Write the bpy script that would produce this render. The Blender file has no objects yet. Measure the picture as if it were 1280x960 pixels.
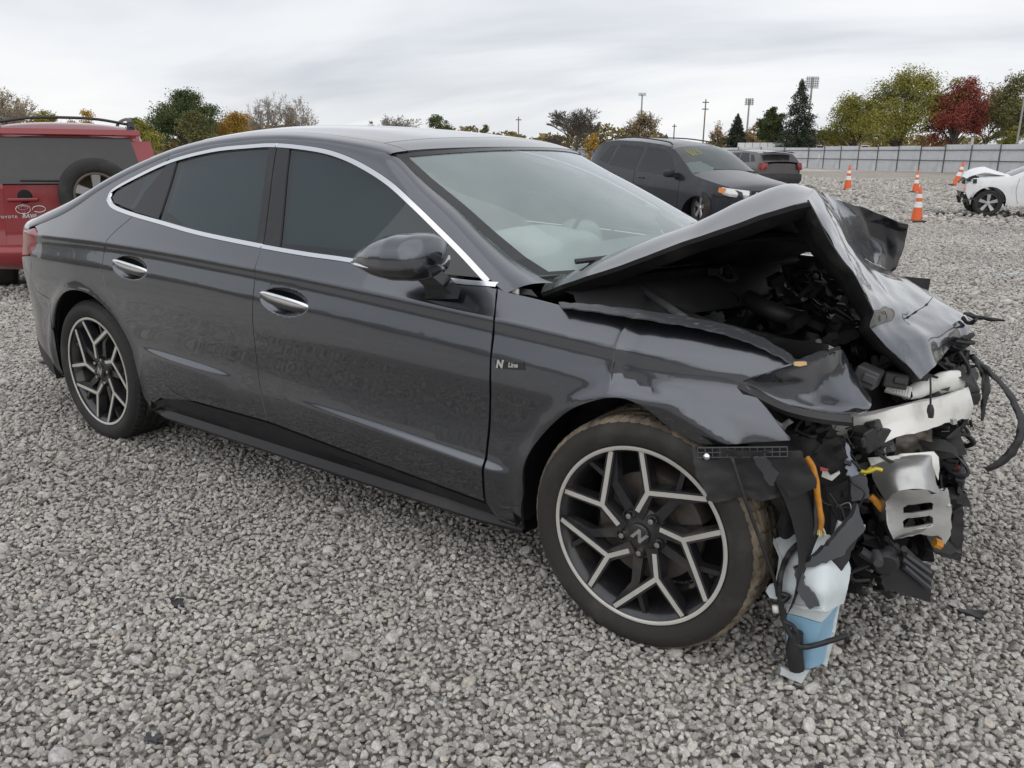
import bpy, bmesh, math, random
import numpy as np
from mathutils import Vector, Matrix, noise as mnoise
from mathutils.geometry import delaunay_2d_cdt
random.seed(7); RNG = np.random.default_rng(11)
SC = bpy.context.scene; COL = SC.collection
R = math.radians
# ---- camera of the photograph, in the sedan's own axes: X forward, Y to its left, Z up, origin under the front axle
CAM_POS = np.array([0.8873, -2.7631, 1.3299]); YAW, PITCH, ROLL, FOCAL = -0.6194, 0.2759, 0.0083, 1020.0
PW, PH = 1280.0, 960.0
_fw = np.array([math.sin(YAW)*math.cos(PITCH), math.cos(YAW)*math.cos(PITCH), -math.sin(PITCH)])
_rt = np.array([math.cos(YAW), -math.sin(YAW), 0.0]); _up = np.cross(_rt, _fw)
CR = _rt*math.cos(ROLL) + _up*math.sin(ROLL); CU = -_rt*math.sin(ROLL) + _up*math.cos(ROLL); CF = _fw
def _ray(px, py): return CF + CR*(px-PW/2)/FOCAL - CU*(py-PH/2)/FOCAL
def atY(px, py, v): d = _ray(px, py); return CAM_POS + d*(v-CAM_POS[1])/d[1]
def atX(px, py, v): d = _ray(px, py); return CAM_POS + d*(v-CAM_POS[0])/d[0]
def atZ(px, py, v): d = _ray(px, py); return CAM_POS + d*(v-CAM_POS[2])/d[2]
def atD(px, py, dist):                       # at a horizontal distance from the camera
    d = _ray(px, py); return CAM_POS + d*dist/math.hypot(d[0], d[1])
def pch(xs, ys, x):                          # monotone cubic interpolation
    xs = np.asarray(xs, float); ys = np.asarray(ys, float); x = np.asarray(x, float)
    h = np.diff(xs); dl = np.diff(ys)/h; m = np.zeros(len(xs))
    with np.errstate(divide='ignore', invalid='ignore'):
        m[1:-1] = np.where(dl[1:]*dl[:-1] > 0, 2*dl[1:]*dl[:-1]/(dl[1:]+dl[:-1]), 0)
    m[0], m[-1] = dl[0], dl[-1]
    x = np.clip(x, xs[0], xs[-1]); i = np.clip(np.searchsorted(xs, x)-1, 0, len(xs)-2); t = (x-xs[i])/h[i]
    return (2*t**3-3*t**2+1)*ys[i] + (t**3-2*t**2+t)*h[i]*m[i] + (-2*t**3+3*t**2)*ys[i+1] + (t**3-t**2)*h[i]*m[i+1]
def sst(a, b, x): t = np.clip((np.asarray(x, float)-a)/(b-a), 0, 1); return t*t*(3-2*t)
# ---- half width of the sedan's side as a function of (x, z)
_ZS = [.10, .17, .24, .32, .42, .52, .64, .73, .79, .855, .875, .912, .93, .96, 1.0, 1.05, 1.15, 1.25, 1.35, 1.45]
_HB = [.79, .835, .88, .903, .909, .906, .914, .922, .920, .908, .904, .900, .889, .866, .835, .802, .742, .682, .615, .545]
_XT = [-4.0, -3.9, -3.75, -3.6, -3.45, -3.3, -3.1, -2.84, -2.0, -1.2, -.5, 0, .4, .7, .95]
_TP = [-.52, -.40, -.245, -.125, -.05, -.018, -.004, .004, 0, 0, 0, 0, -.03, -.09, -.22]
_ZSX = [-3.6, -2.65, -1.6, -.5, 0, .5]; _ZSV = [.915, .932, .905, .85, .82, .80]
_WHEELS = ((-2.84, .33), (-.012, .33))
def Hs(x, z):
    x = np.asarray(x, float); z = np.asarray(z, float)
    w = sst(.50, .78, z)*(1-sst(1.02, 1.25, z))
    zz = z-(pch(_ZSX, _ZSV, x)-.897)*w
    h = pch(_ZS, _HB, zz)+pch(_XT, _TP, x)
    # sky-catching crease low on the doors
    zc = np.interp(x, [-2.41, -2.17, -1.75, -1.46, -.96, -.43], [.515, .503, .487, .466, .443, .412])
    A = .016*np.sin(np.pi*np.clip((x+2.41)/.66, 0, 1))**.8 + .018*np.clip((x+1.46)/.93, 0, 1)**.7*(1-sst(-.53, -.42, x))
    d = zc-z
    h = h + A*(1/(1+np.exp(-np.clip(d/.0050, -40, 40))))*np.exp(-np.clip(d, 0, 9)/.16)
    # flared wheel-arch lips
    for wx, wz in _WHEELS:
        r = np.hypot(x-wx, z-wz); h = h + .012*np.exp(-((r-.385)/.03)**2)*sst(.2, .35, z)
    return h
def onside(px, py):
    Y = -.85
    for k in range(60):
        q = atY(px, py, Y); Y = .5*Y-.5*float(Hs(q[0], q[2]))
    return atY(px, py, Y)
def project(P):
    d = np.atleast_2d(P)-CAM_POS; z = d@CF
    return np.stack([PW/2+FOCAL*(d@CR)/z, PH/2-FOCAL*(d@CU)/z], 1)
# ---------------------------------------------------------------- camera, sky, sun, exposure
cd = bpy.data.cameras.new('camera'); cam = bpy.data.objects.new('camera', cd); COL.objects.link(cam)
cd.sensor_fit = 'HORIZONTAL'; cd.sensor_width = 36.0; cd.lens = FOCAL/PW*36.0; cd.clip_start = .05; cd.clip_end = 3000
cam.matrix_world = Matrix(((CR[0], CU[0], -CF[0], CAM_POS[0]), (CR[1], CU[1], -CF[1], CAM_POS[1]), (CR[2], CU[2], -CF[2], CAM_POS[2]), (0, 0, 0, 1)))
SC.camera = cam
SUN_EL, SUN_AZ = R(52), R(150)              # azimuth from +Y towards +X: behind the photographer's right shoulder
w = bpy.data.worlds.new('World'); SC.world = w; w.use_nodes = True
nt = w.node_tree; nt.nodes.clear(); N = nt.nodes.new; L = nt.links.new
out = N('ShaderNodeOutputWorld'); bg = N('ShaderNodeBackground'); L(bg.outputs[0], out.inputs[0])
sky = N('ShaderNodeTexSky'); sky.sky_type = 'NISHITA'; sky.sun_disc = False; sky.sun_elevation = SUN_EL; sky.sun_rotation = SUN_AZ
tc = N('ShaderNodeTexCoord'); sep = N('ShaderNodeSeparateXYZ'); L(tc.outputs['Generated'], sep.inputs[0])
zz = N('ShaderNodeMath'); zz.operation = 'ADD'; zz.inputs[1].default_value = .16
zm = N('ShaderNodeMath'); zm.operation = 'MAXIMUM'; zm.inputs[1].default_value = 0; L(sep.outputs[2], zm.inputs[0]); L(zm.outputs[0], zz.inputs[0])
dv = N('ShaderNodeVectorMath'); dv.operation = 'DIVIDE'; cb = N('ShaderNodeCombineXYZ')
for i in range(3): L(zz.outputs[0], cb.inputs[i])
L(tc.outputs['Generated'], dv.inputs[0]); L(cb.outputs[0], dv.inputs[1])
mp = N('ShaderNodeMapping'); L(dv.outputs[0], mp.inputs[0]); mp.inputs['Rotation'].default_value = (0, 0, R(28)); mp.inputs['Scale'].default_value = (.6, 1.25, 0); mp.inputs['Location'].default_value = (1.3, .4, 0)
n1 = N('ShaderNodeTexNoise'); n1.inputs['Scale'].default_value = .55; n1.inputs['Detail'].default_value = 5; n1.inputs['Roughness'].default_value = .5; n1.inputs['Distortion'].default_value = .5; L(mp.outputs[0], n1.inputs['Vector'])
rp = N('ShaderNodeValToRGB'); rp.color_ramp.elements[0].position = .30; rp.color_ramp.elements[0].color = (.52, .55, .60, 1)
rp.color_ramp.elements[1].position = .68; rp.color_ramp.elements[1].color = (.93, .925, .915, 1)
e = rp.color_ramp.elements.new(.50); e.color = (.78, .795, .825, 1)
L(n1.outputs[0], rp.inputs[0])
sm = N('ShaderNodeVectorMath'); sm.operation = 'SCALE'; sm.inputs['Scale'].default_value = .10; L(sky.outputs[0], sm.inputs[0])
mx = N('ShaderNodeMixRGB'); mx.inputs[0].default_value = .93; L(sm.outputs[0], mx.inputs[1]); L(rp.outputs[0], mx.inputs[2]); L(mx.outputs[0], bg.inputs[0]); bg.inputs[1].default_value = 1.0
sd = bpy.data.lights.new('sun', 'SUN'); sun = bpy.data.objects.new('sun', sd); COL.objects.link(sun)
sd.energy = 1.0; sd.angle = R(120); sd.color = (1, .97, .93)
_s = Vector((math.sin(SUN_AZ)*math.cos(SUN_EL), math.cos(SUN_AZ)*math.cos(SUN_EL), math.sin(SUN_EL)))
sun.rotation_euler = _s.to_track_quat('Z', 'Y').to_euler(); sun.location = (0, 0, 40)
SC.view_settings.view_transform = 'Standard'; SC.view_settings.look = 'None'; SC.view_settings.exposure = .18; SC.view_settings.gamma = 1; SC.view_settings.use_curve_mapping = False
SC.render.engine = 'CYCLES'; SC.cycles.use_denoising = True; SC.cycles.max_bounces = 8; SC.cycles.transparent_max_bounces = 12

# ---------------------------------------------------------------- materials
MATS = {}
def mat(name, col, rough=.5, metal=0, coat=0, coatr=.03, var=0, vscale=8, bump=0, bscale=60, spec=.5, dirt=None, dscale=5, island=0, alpha=None):
    if name in MATS: return MATS[name]
    m = bpy.data.materials.new(name); m.use_nodes = True; t = m.node_tree; b = t.nodes['Principled BSDF']; MATS[name] = m
    b.inputs['Roughness'].default_value = rough; b.inputs['Metallic'].default_value = metal; b.inputs['Specular IOR Level'].default_value = spec
    b.inputs['Coat Weight'].default_value = coat; b.inputs['Coat Roughness'].default_value = coatr
    c = t.nodes.new('ShaderNodeRGB'); c.outputs[0].default_value = (*col, 1); cur = c.outputs[0]
    tcn = t.nodes.new('ShaderNodeTexCoord')
    def nz(s, d=4):
        n = t.nodes.new('ShaderNodeTexNoise'); n.inputs['Scale'].default_value = s; n.inputs['Detail'].default_value = d; t.links.new(tcn.outputs['Object'], n.inputs['Vector']); return n
    def scale_by(cur, src, lo, hi):
        mr = t.nodes.new('ShaderNodeMapRange'); mr.inputs[1].default_value = .25; mr.inputs[2].default_value = .75; mr.inputs[3].default_value = lo; mr.inputs[4].default_value = hi
        t.links.new(src, mr.inputs[0]); v = t.nodes.new('ShaderNodeVectorMath'); v.operation = 'SCALE'; t.links.new(cur, v.inputs[0]); t.links.new(mr.outputs[0], v.inputs['Scale']); return v.outputs[0]
    if var: cur = scale_by(cur, nz(vscale).outputs[0], 1-var, 1+var)
    if island:
        g = t.nodes.new('ShaderNodeNewGeometry'); cur = scale_by(cur, g.outputs['Random Per Island'], 1-island, 1+island)
    if dirt:
        mx = t.nodes.new('ShaderNodeMixRGB'); mr = t.nodes.new('ShaderNodeMapRange'); n = nz(dscale, 6)
        mr.inputs[1].default_value = dirt[1]; mr.inputs[2].default_value = dirt[1]+.22; t.links.new(n.outputs[0], mr.inputs[0])
        mm = t.nodes.new('ShaderNodeMath'); mm.operation = 'MULTIPLY'; mm.inputs[1].default_value = dirt[2]; t.links.new(mr.outputs[0], mm.inputs[0])
        t.links.new(mm.outputs[0], mx.inputs[0]); t.links.new(cur, mx.inputs[1]); mx.inputs[2].default_value = (*dirt[0], 1); cur = mx.outputs[0]
        rr = t.nodes.new('ShaderNodeMapRange'); rr.inputs[3].default_value = rough; rr.inputs[4].default_value = min(1, rough+.5); t.links.new(mm.outputs[0], rr.inputs[0]); t.links.new(rr.outputs[0], b.inputs['Roughness'])
    t.links.new(cur, b.inputs['Base Color'])
    if bump:
        bp = t.nodes.new('ShaderNodeBump'); bp.inputs['Strength'].default_value = bump; bp.inputs['Distance'].default_value = .01; t.links.new(nz(bscale).outputs[0], bp.inputs['Height']); t.links.new(bp.outputs[0], b.inputs['Normal'])
    return m
def glass(name, tint, through, rough=.0, film=0.0, filmcol=(.6, .65, .65)):
    """pane: Fresnel mirror over tinted see-through, with an optional dusty film"""
    m = bpy.data.materials.new(name); m.use_nodes = True; t = m.node_tree; t.nodes.clear(); MATS[name] = m
    o = t.nodes.new('ShaderNodeOutputMaterial'); tr = t.nodes.new('ShaderNodeBsdfTransparent'); tr.inputs[0].default_value = (*[a*through for a in tint], 1)
    df = t.nodes.new('ShaderNodeBsdfDiffuse'); df.inputs[0].default_value = (*filmcol, 1)
    gl = t.nodes.new('ShaderNodeBsdfGlossy'); gl.inputs['Roughness'].default_value = rough; gl.inputs['Color'].default_value = (.95, .97, 1, 1)
    ge = t.nodes.new('ShaderNodeNewGeometry'); dt = t.nodes.new('ShaderNodeVectorMath'); dt.operation = 'DOT_PRODUCT'; t.links.new(ge.outputs['Normal'], dt.inputs[0]); t.links.new(ge.outputs['Incoming'], dt.inputs[1])
    def mth(op, a, b=None):
        n = t.nodes.new('ShaderNodeMath'); n.operation = op
        for i, v in enumerate((a, b)):
            if v is None: continue
            if isinstance(v, (int, float)): n.inputs[i].default_value = v
            else: t.links.new(v, n.inputs[i])
        return n
    fr = mth('ADD', mth('MULTIPLY', mth('POWER', mth('SUBTRACT', 1.0, mth('ABSOLUTE', dt.outputs['Value']).outputs[0]).outputs[0], 5.0).outputs[0], .93).outputs[0], .07)      # Schlick, the same from both sides
    a = t.nodes.new('ShaderNodeMixShader'); t.links.new(tr.outputs[0], a.inputs[1]); t.links.new(df.outputs[0], a.inputs[2])
    if film:
        tcn = t.nodes.new('ShaderNodeTexCoord'); n = t.nodes.new('ShaderNodeTexNoise'); n.inputs['Scale'].default_value = 3; n.inputs['Detail'].default_value = 6; t.links.new(tcn.outputs['Object'], n.inputs['Vector'])
        mr = t.nodes.new('ShaderNodeMapRange'); mr.inputs[3].default_value = film*.6; mr.inputs[4].default_value = film*1.4; t.links.new(n.outputs[0], mr.inputs[0]); t.links.new(mr.outputs[0], a.inputs[0])
    else: a.inputs[0].default_value = 0
    b = t.nodes.new('ShaderNodeMixShader'); t.links.new(fr.outputs[0], b.inputs[0]); t.links.new(a.outputs[0], b.inputs[1]); t.links.new(gl.outputs[0], b.inputs[2]); t.links.new(b.outputs[0], o.inputs[0])
    return m

# ---------------------------------------------------------------- mesh helpers
def mk(name, V, F, m=None, parent=None, smooth=True, normals=None, auto=None):
    me = bpy.data.meshes.new(name); me.from_pydata([tuple(map(float, v)) for v in V], [], [tuple(int(i) for i in f) for f in F]); me.update()
    if smooth: me.polygons.foreach_set('use_smooth', [True]*len(me.polygons))
    if normals is not None: me.normals_split_custom_set_from_vertices([tuple(map(float, n)) for n in normals])
    elif auto is not None: me.set_sharp_from_angle(angle=R(auto))
    o = bpy.data.objects.new(name, me); COL.objects.link(o)
    if m is not None: me.materials.append(MATS[m] if isinstance(m, str) else m)
    if parent is not None: o.parent = parent
    return o
def empty(name, loc=(0, 0, 0), rz=0, parent=None):
    o = bpy.data.objects.new(name, None); COL.objects.link(o); o.location = tuple(float(a) for a in loc); o.rotation_euler = (0, 0, rz); o.parent = parent; o.empty_display_size = .1; return o
def tag(o, label=None, cat=None, group=None, kind=None):
    if label: o['label'] = label
    if cat: o['category'] = cat
    if group: o['group'] = group
    if kind: o['kind'] = kind
    return o
class MB:
    """collects shapes into one mesh"""
    def __init__(s): s.V = []; s.F = []
    def add(s, V, F): b = len(s.V); s.V += [tuple(map(float, v)) for v in V]; s.F += [tuple(int(i)+b for i in f) for f in F]; return s
    def box(s, c, d, rot=None, bev=0):
        c = np.array(c, float); h = np.array(d, float)/2
        P = np.array([[x, y, z] for x in (-1, 1) for y in (-1, 1) for z in (-1, 1)], float)*h
        if rot is not None: P = P@np.array(rot).T
        return s.add(P+c, [(0, 1, 3, 2), (4, 6, 7, 5), (0, 4, 5, 1), (2, 3, 7, 6), (0, 2, 6, 4), (1, 5, 7, 3)])
    def tube(s, pts, r, n=8, smooth=True, caps=True, flat=1.0):
        P = smooth_line(pts) if smooth and len(pts) > 2 else np.array(pts, float)
        rr = np.interp(np.linspace(0, 1, len(P)), np.linspace(0, 1, len(np.atleast_1d(r))), np.atleast_1d(r)) if np.ndim(r) else np.full(len(P), r)
        T = np.gradient(P, axis=0); T /= np.linalg.norm(T, axis=1)[:, None]+1e-9
        ref = np.array([0, 0, 1.]) if abs(T[0][2]) < .9 else np.array([1., 0, 0]); u = np.cross(T[0], ref); u /= np.linalg.norm(u)
        V = []; F = []
        for i in range(len(P)):
            u = u-T[i]*(u@T[i]); u /= np.linalg.norm(u)+1e-9; v = np.cross(T[i], u)
            for k in range(n): a = 2*math.pi*k/n; V.append(P[i]+rr[i]*(u*math.cos(a)+v*math.sin(a)*flat))
        for i in range(len(P)-1):
            for k in range(n): F.append((i*n+k, i*n+(k+1) % n, (i+1)*n+(k+1) % n, (i+1)*n+k))
        if caps: F.append(tuple(range(n))[::-1]); F.append(tuple((len(P)-1)*n+k for k in range(n)))
        return s.add(V, F)
    def grid(s, G, closed_u=False, closed_v=False):
        G = np.asarray(G, float); a, b = G.shape[:2]; F = []
        for i in range(a if closed_u else a-1):
            for j in range(b if closed_v else b-1):
                F.append((i*b+j, i*b+(j+1) % b, ((i+1) % a)*b+(j+1) % b, ((i+1) % a)*b+j))
        return s.add(G.reshape(-1, 3), F)
    def lathe(s, prof, c, axis=(0, 1, 0), n=48):
        """profile of (radius, along) turned about axis through c"""
        ax = np.array(axis, float); ax /= np.linalg.norm(ax); ref = np.array([0, 0, 1.]) if abs(ax[2]) < .9 else np.array([1., 0, 0])
        u = np.cross(ax, ref); u /= np.linalg.norm(u); v = np.cross(ax, u); c = np.array(c, float)
        G = [[c+ax*h+r*(u*math.cos(2*math.pi*k/n)+v*math.sin(2*math.pi*k/n)) for k in range(n)] for r, h in prof]
        return s.grid(G, closed_v=True)
    def build(s, name, m, parent=None, smooth=False, auto=None):
        return mk(name, s.V, s.F, m, parent, smooth or auto is not None, auto=auto)
def smooth_line(pts, k=6):
    P = np.array(pts, float); n = len(P); Q = np.vstack([2*P[0]-P[1], P, 2*P[-1]-P[-2]]); out = []
    for i in range(n-1):
        a, b, c, d = Q[i:i+4]
        for t in np.linspace(0, 1, k, endpoint=False):
            out.append(.5*((2*b)+(-a+c)*t+(2*a-5*b+4*c-d)*t*t+(-a+3*b-3*c+d)*t**3))
    out.append(P[-1]); return np.array(out)
def dens(poly, step, closed=True):
    P = np.array(poly, float); out = []; n = len(P)
    for i in range(n if closed else n-1):
        a, b = P[i], P[(i+1) % n]; k = max(1, int(math.ceil(np.linalg.norm(b-a)/step)))
        for t in range(k): out.append(a+(b-a)*t/k)
    if not closed: out.append(P[-1])
    return np.array(out)
def inside(P, poly):
    x, y = P[:, 0], P[:, 1]; r = np.zeros(len(P), bool); n = len(poly)
    for i in range(n):
        x0, y0 = poly[i]; x1, y1 = poly[(i+1) % n]
        c = (y0 > y) != (y1 > y); r ^= c & (x < (x1-x0)*(y-y0)/((y1-y0) if y1 != y0 else 1e-12)+x0)
    return r
def area2(P): return .5*np.sum(P[:, 0]*np.roll(P[:, 1], -1)-np.roll(P[:, 0], -1)*P[:, 1])
def inset(poly, d):
    P = np.array(poly, float); s = 1 if area2(P) > 0 else -1
    T = np.roll(P, -1, 0)-np.roll(P, 1, 0); T /= np.linalg.norm(T, axis=1)[:, None]+1e-9
    return P+s*d*np.stack([-T[:, 1], T[:, 0]], 1)
def tri2d(poly, step, extra=None, holes=()):
    B = dens(poly, step); nb = len(B); pts = [tuple(b) for b in B]; edges = [(i, (i+1) % nb) for i in range(nb)]; loops = [list(range(nb))]
    allb = B
    for h in holes:
        hb = dens(h, step); s = len(pts); pts += [tuple(b) for b in hb]; edges += [(s+i, s+(i+1) % len(hb)) for i in range(len(hb))]; loops.append(list(range(s, s+len(hb)))); allb = np.vstack([allb, hb])
    lo, hi = B.min(0), B.max(0)
    gx, gy = np.meshgrid(np.arange(lo[0]+step*.5, hi[0], step), np.arange(lo[1]+step*.5, hi[1], step)); gx[1::2] += step*.5
    G = np.stack([gx.ravel(), gy.ravel()], 1)
    if extra is not None and len(extra):
        ex = np.asarray(extra, float); ex = ex[inside(ex, B)]
        if len(ex):
            keep = np.ones(len(G), bool)
            for q in range(0, len(G), 2000):
                keep[q:q+2000] = np.min(((G[q:q+2000, None]-ex[None])**2).sum(2), 1) > (step*.45)**2
            G = np.vstack([G[keep], ex])
    if len(G):
        G = G[inside(G, B)]
        for h in holes:
            if len(G): G = G[~inside(G, np.array(h, float))]
        if len(G):
            m = np.empty(len(G))
            for q in range(0, len(G), 2000): m[q:q+2000] = np.min(((G[q:q+2000, None]-allb[None])**2).sum(2), 1)
            G = G[m > (step*.3)**2]
    pts += [tuple(g) for g in G]
    r = delaunay_2d_cdt([Vector(p) for p in pts], edges, [], 1, 1e-6)
    V = np.array([tuple(v) for v in r[0]]); T = [tuple(f) for f in r[2]]
    if len(holes):
        cc = np.array([V[list(f)].mean(0) for f in T]); k = np.ones(len(T), bool)
        for h in holes: k &= ~inside(cc, np.array(h, float))
        T = [f for f, q in zip(T, k) if q]
    inv = {}
    for i, orig in enumerate(r[3]):
        for o in orig: inv[o] = i
    loops = [[inv.get(i, i) for i in lp] for lp in loops]
    return V, T, loops
def panel(name, poly, m, parent, H=None, side=-1, off=0., step=.022, flange=.014, gap=.002, extra=None, holes=(), yshift=0):
    """sheet over the side view (x, z), standing at the car's half width H(x, z), with edges turned inwards"""
    H = H or Hs
    P = inset(dens(poly, step), gap) if gap else np.array(poly, float)
    V, T, loops = tri2d(P, step, extra, holes)
    x, z = V[:, 0], V[:, 1]; e = 1.5e-3
    h = H(x, z); hx = (H(x+e, z)-H(x-e, z))/(2*e); hz = (H(x, z+e)-H(x, z-e))/(2*e)
    nrm = np.stack([-hx, np.full_like(hx, side), -hz], 1); nrm /= np.linalg.norm(nrm, axis=1)[:, None]
    W3 = np.stack([x, side*(h+off)+yshift, z], 1); F = []
    for a, b, c in T:
        g = np.cross(W3[b]-W3[a], W3[c]-W3[a]); F.append((a, b, c) if g[1]*side > 0 else (a, c, b))
    VV = [*W3]; NN = [*nrm]
    for lp in loops:
        pl = V[lp]; s = 1 if area2(pl) > 0 else -1; n = len(lp); t = np.roll(pl, -1, 0)-np.roll(pl, 1, 0); t /= np.linalg.norm(t, axis=1)[:, None]+1e-9
        outw = np.stack([t[:, 1], -t[:, 0]], 1)*s
        if lp is not loops[0]: outw = -outw
        base = len(VV)
        for i, k in enumerate(lp): VV.append(W3[k].copy()); NN.append((outw[i, 0], side*.5, outw[i, 1]))
        for i, k in enumerate(lp): q = W3[k].copy(); q[1] -= side*flange; q[0] -= outw[i, 0]*.001; q[2] -= outw[i, 1]*.001; VV.append(q); NN.append((outw[i, 0], 0, outw[i, 1]))
        for i in range(n):
            j = (i+1) % n; f = (base+i, base+j, base+n+j, base+n+i); g = np.cross(VV[f[1]]-VV[f[0]], VV[f[3]]-VV[f[0]]); d = g[0]*outw[i, 0]+g[2]*outw[i, 1]
            F.append(f if d > 0 else f[::-1])
    NN = np.array(NN, float); NN /= np.linalg.norm(NN, axis=1)[:, None]
    return mk(name, VV, F, m, parent, True, NN)
def crumple(V, amp, sc, seed=0):
    V = np.array(V, float)
    if not amp: return V
    for i in range(len(V)):
        q = Vector(V[i]*sc)+Vector((seed*3.1, seed*1.7, 0)); n = mnoise.noise_vector(q); n2 = mnoise.noise_vector(q*2.7); V[i] += amp*(np.array(n)+.45*np.array(n2))
    return V
def sheet(name, ctrl, m, parent, sub=6, thick=.002, amp=0, sc=8, seed=0, sharp=.0, auto=50, under=None):
    """bent sheet metal through a grid of control points; sharp=1 keeps straight folds"""
    C = np.array(ctrl, float)
    def interp(C):
        a = np.array([smooth_line(C[:, j], sub) for j in range(C.shape[1])]).transpose(1, 0, 2)
        n = len(a); lin = np.array([[C[min(i//sub, len(C)-2), j]+(C[min(i//sub, len(C)-2)+1, j]-C[min(i//sub, len(C)-2), j])*(i/sub-min(i//sub, len(C)-2)) for j in range(C.shape[1])] for i in range(n)])
        return a*(1-sharp)+lin*sharp
    G = interp(C); G = interp(G.transpose(1, 0, 2)).transpose(1, 0, 2); a, b = G.shape[:2]
    V = crumple(G.reshape(-1, 3), amp, sc, seed); G = V.reshape(a, b, 3)
    du = np.gradient(G, axis=0); dv_ = np.gradient(G, axis=1); n = np.cross(du, dv_); n /= np.linalg.norm(n, axis=2)[:, :, None]+1e-9
    mb = MB(); mb.grid(G); lo = G-n*thick; k = a*b
    mb.V += [tuple(v) for v in lo.reshape(-1, 3)]
    for i in range(a-1):
        for j in range(b-1): mb.F.append((k+i*b+j, k+(i+1)*b+j, k+(i+1)*b+j+1, k+i*b+j+1))
    ring = [(i, 0) for i in range(a)]+[(a-1, j) for j in range(1, b)]+[(i, b-1) for i in range(a-2, -1, -1)]+[(0, j) for j in range(b-2, 0, -1)]
    for (i, j), (p, q) in zip(ring, ring[1:]+ring[:1]): mb.F.append((i*b+j, p*b+q, k+p*b+q, k+i*b+j))
    o = mb.build(name, m, parent, auto=auto)
    if under:
        o.data.materials.append(MATS[under]); nf = (a-1)*(b-1)
        for i, p in enumerate(o.data.polygons): p.material_index = 1 if nf <= i < 2*nf else 0
    return o, G, n
def plate(name, pts, thick, m, parent, amp=0, sc=12, step=.03, holes=(), seed=0, auto=35, direction=None, rag=0):
    """plate cut to a 3-D outline (best-fit plane kept as a height over it), given real thickness"""
    P = np.array(pts, float); c = P.mean(0); u, s, vt = np.linalg.svd(P-c); e1, e2, n = vt[0], vt[1], vt[2]
    if direction is not None and n@np.array(direction) < 0: n = -n
    uv = np.stack([(P-c)@e1, (P-c)@e2], 1); hh = (P-c)@n
    if rag:                                                     # broken, uneven outline
        d_ = dens(np.column_stack([uv, hh]), .012); j_ = np.random.default_rng(len(d_)+seed).normal(0, rag, (len(d_), 2)); uv = d_[:, :2]+j_; hh = d_[:, 2]
    hs = [np.stack([(np.array(h, float)-c)@e1, (np.array(h, float)-c)@e2], 1) for h in holes]
    V, T, loops = tri2d(uv, step, None, hs)
    wgt = 1/(((V[:, None]-uv[None])**2).sum(2)+1e-6)**1.5; H = (wgt*hh).sum(1)/wgt.sum(1)
    top = c+V[:, :1]*e1+V[:, 1:]*e2+H[:, None]*n; top = crumple(top, amp, sc, seed); bot = top-n*thick
    mb = MB(); k = len(V); mb.V = [tuple(v) for v in top]+[tuple(v) for v in bot]
    for a, b, d in T:
        g = np.cross(top[b]-top[a], top[d]-top[a])@n
        f = (a, b, d) if g > 0 else (a, d, b); mb.F.append(f); mb.F.append(tuple(i+k for i in f[::-1]))
    for li, lp in enumerate(loops):
        for i, a in enumerate(lp):
            b = lp[(i+1) % len(lp)]
            if a != b: mb.F.append((a, b, b+k, a+k))
    bm = bmesh.new(); o = mb.build(name, m, parent, auto=auto); bm.from_mesh(o.data); bmesh.ops.recalc_face_normals(bm, faces=bm.faces); bm.to_mesh(o.data); bm.free(); o.data.set_sharp_from_angle(angle=R(auto)); return o
def text(name, body, size, m, parent, M4, extrude=.002, shear=0, space=1.0, bold=0):
    c = bpy.data.curves.new(name, 'FONT'); c.body = body; c.size = size; c.extrude = extrude; c.align_x = 'CENTER'; c.align_y = 'CENTER'; c.shear = shear; c.space_character = space; c.resolution_u = 3; c.offset = bold
    t = bpy.data.objects.new(name, c); COL.objects.link(t); bpy.context.view_layer.update()
    me = bpy.data.meshes.new_from_object(t.evaluated_get(bpy.context.evaluated_depsgraph_get())); bpy.data.objects.remove(t); bpy.data.curves.remove(c); me.materials.clear(); me.materials.append(MATS[m])
    o = bpy.data.objects.new(name, me); COL.objects.link(o); o.parent = parent; o.matrix_local = M4; return o
def frame(x, y, z, loc):
    return Matrix(((x[0], y[0], z[0], loc[0]), (x[1], y[1], z[1], loc[1]), (x[2], y[2], z[2], loc[2]), (0, 0, 0, 1)))
def copy_tree(o, parent=None):
    c = o.copy(); COL.objects.link(c); c.parent = parent
    for ch in o.children: copy_tree(ch, c)
    return c
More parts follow.
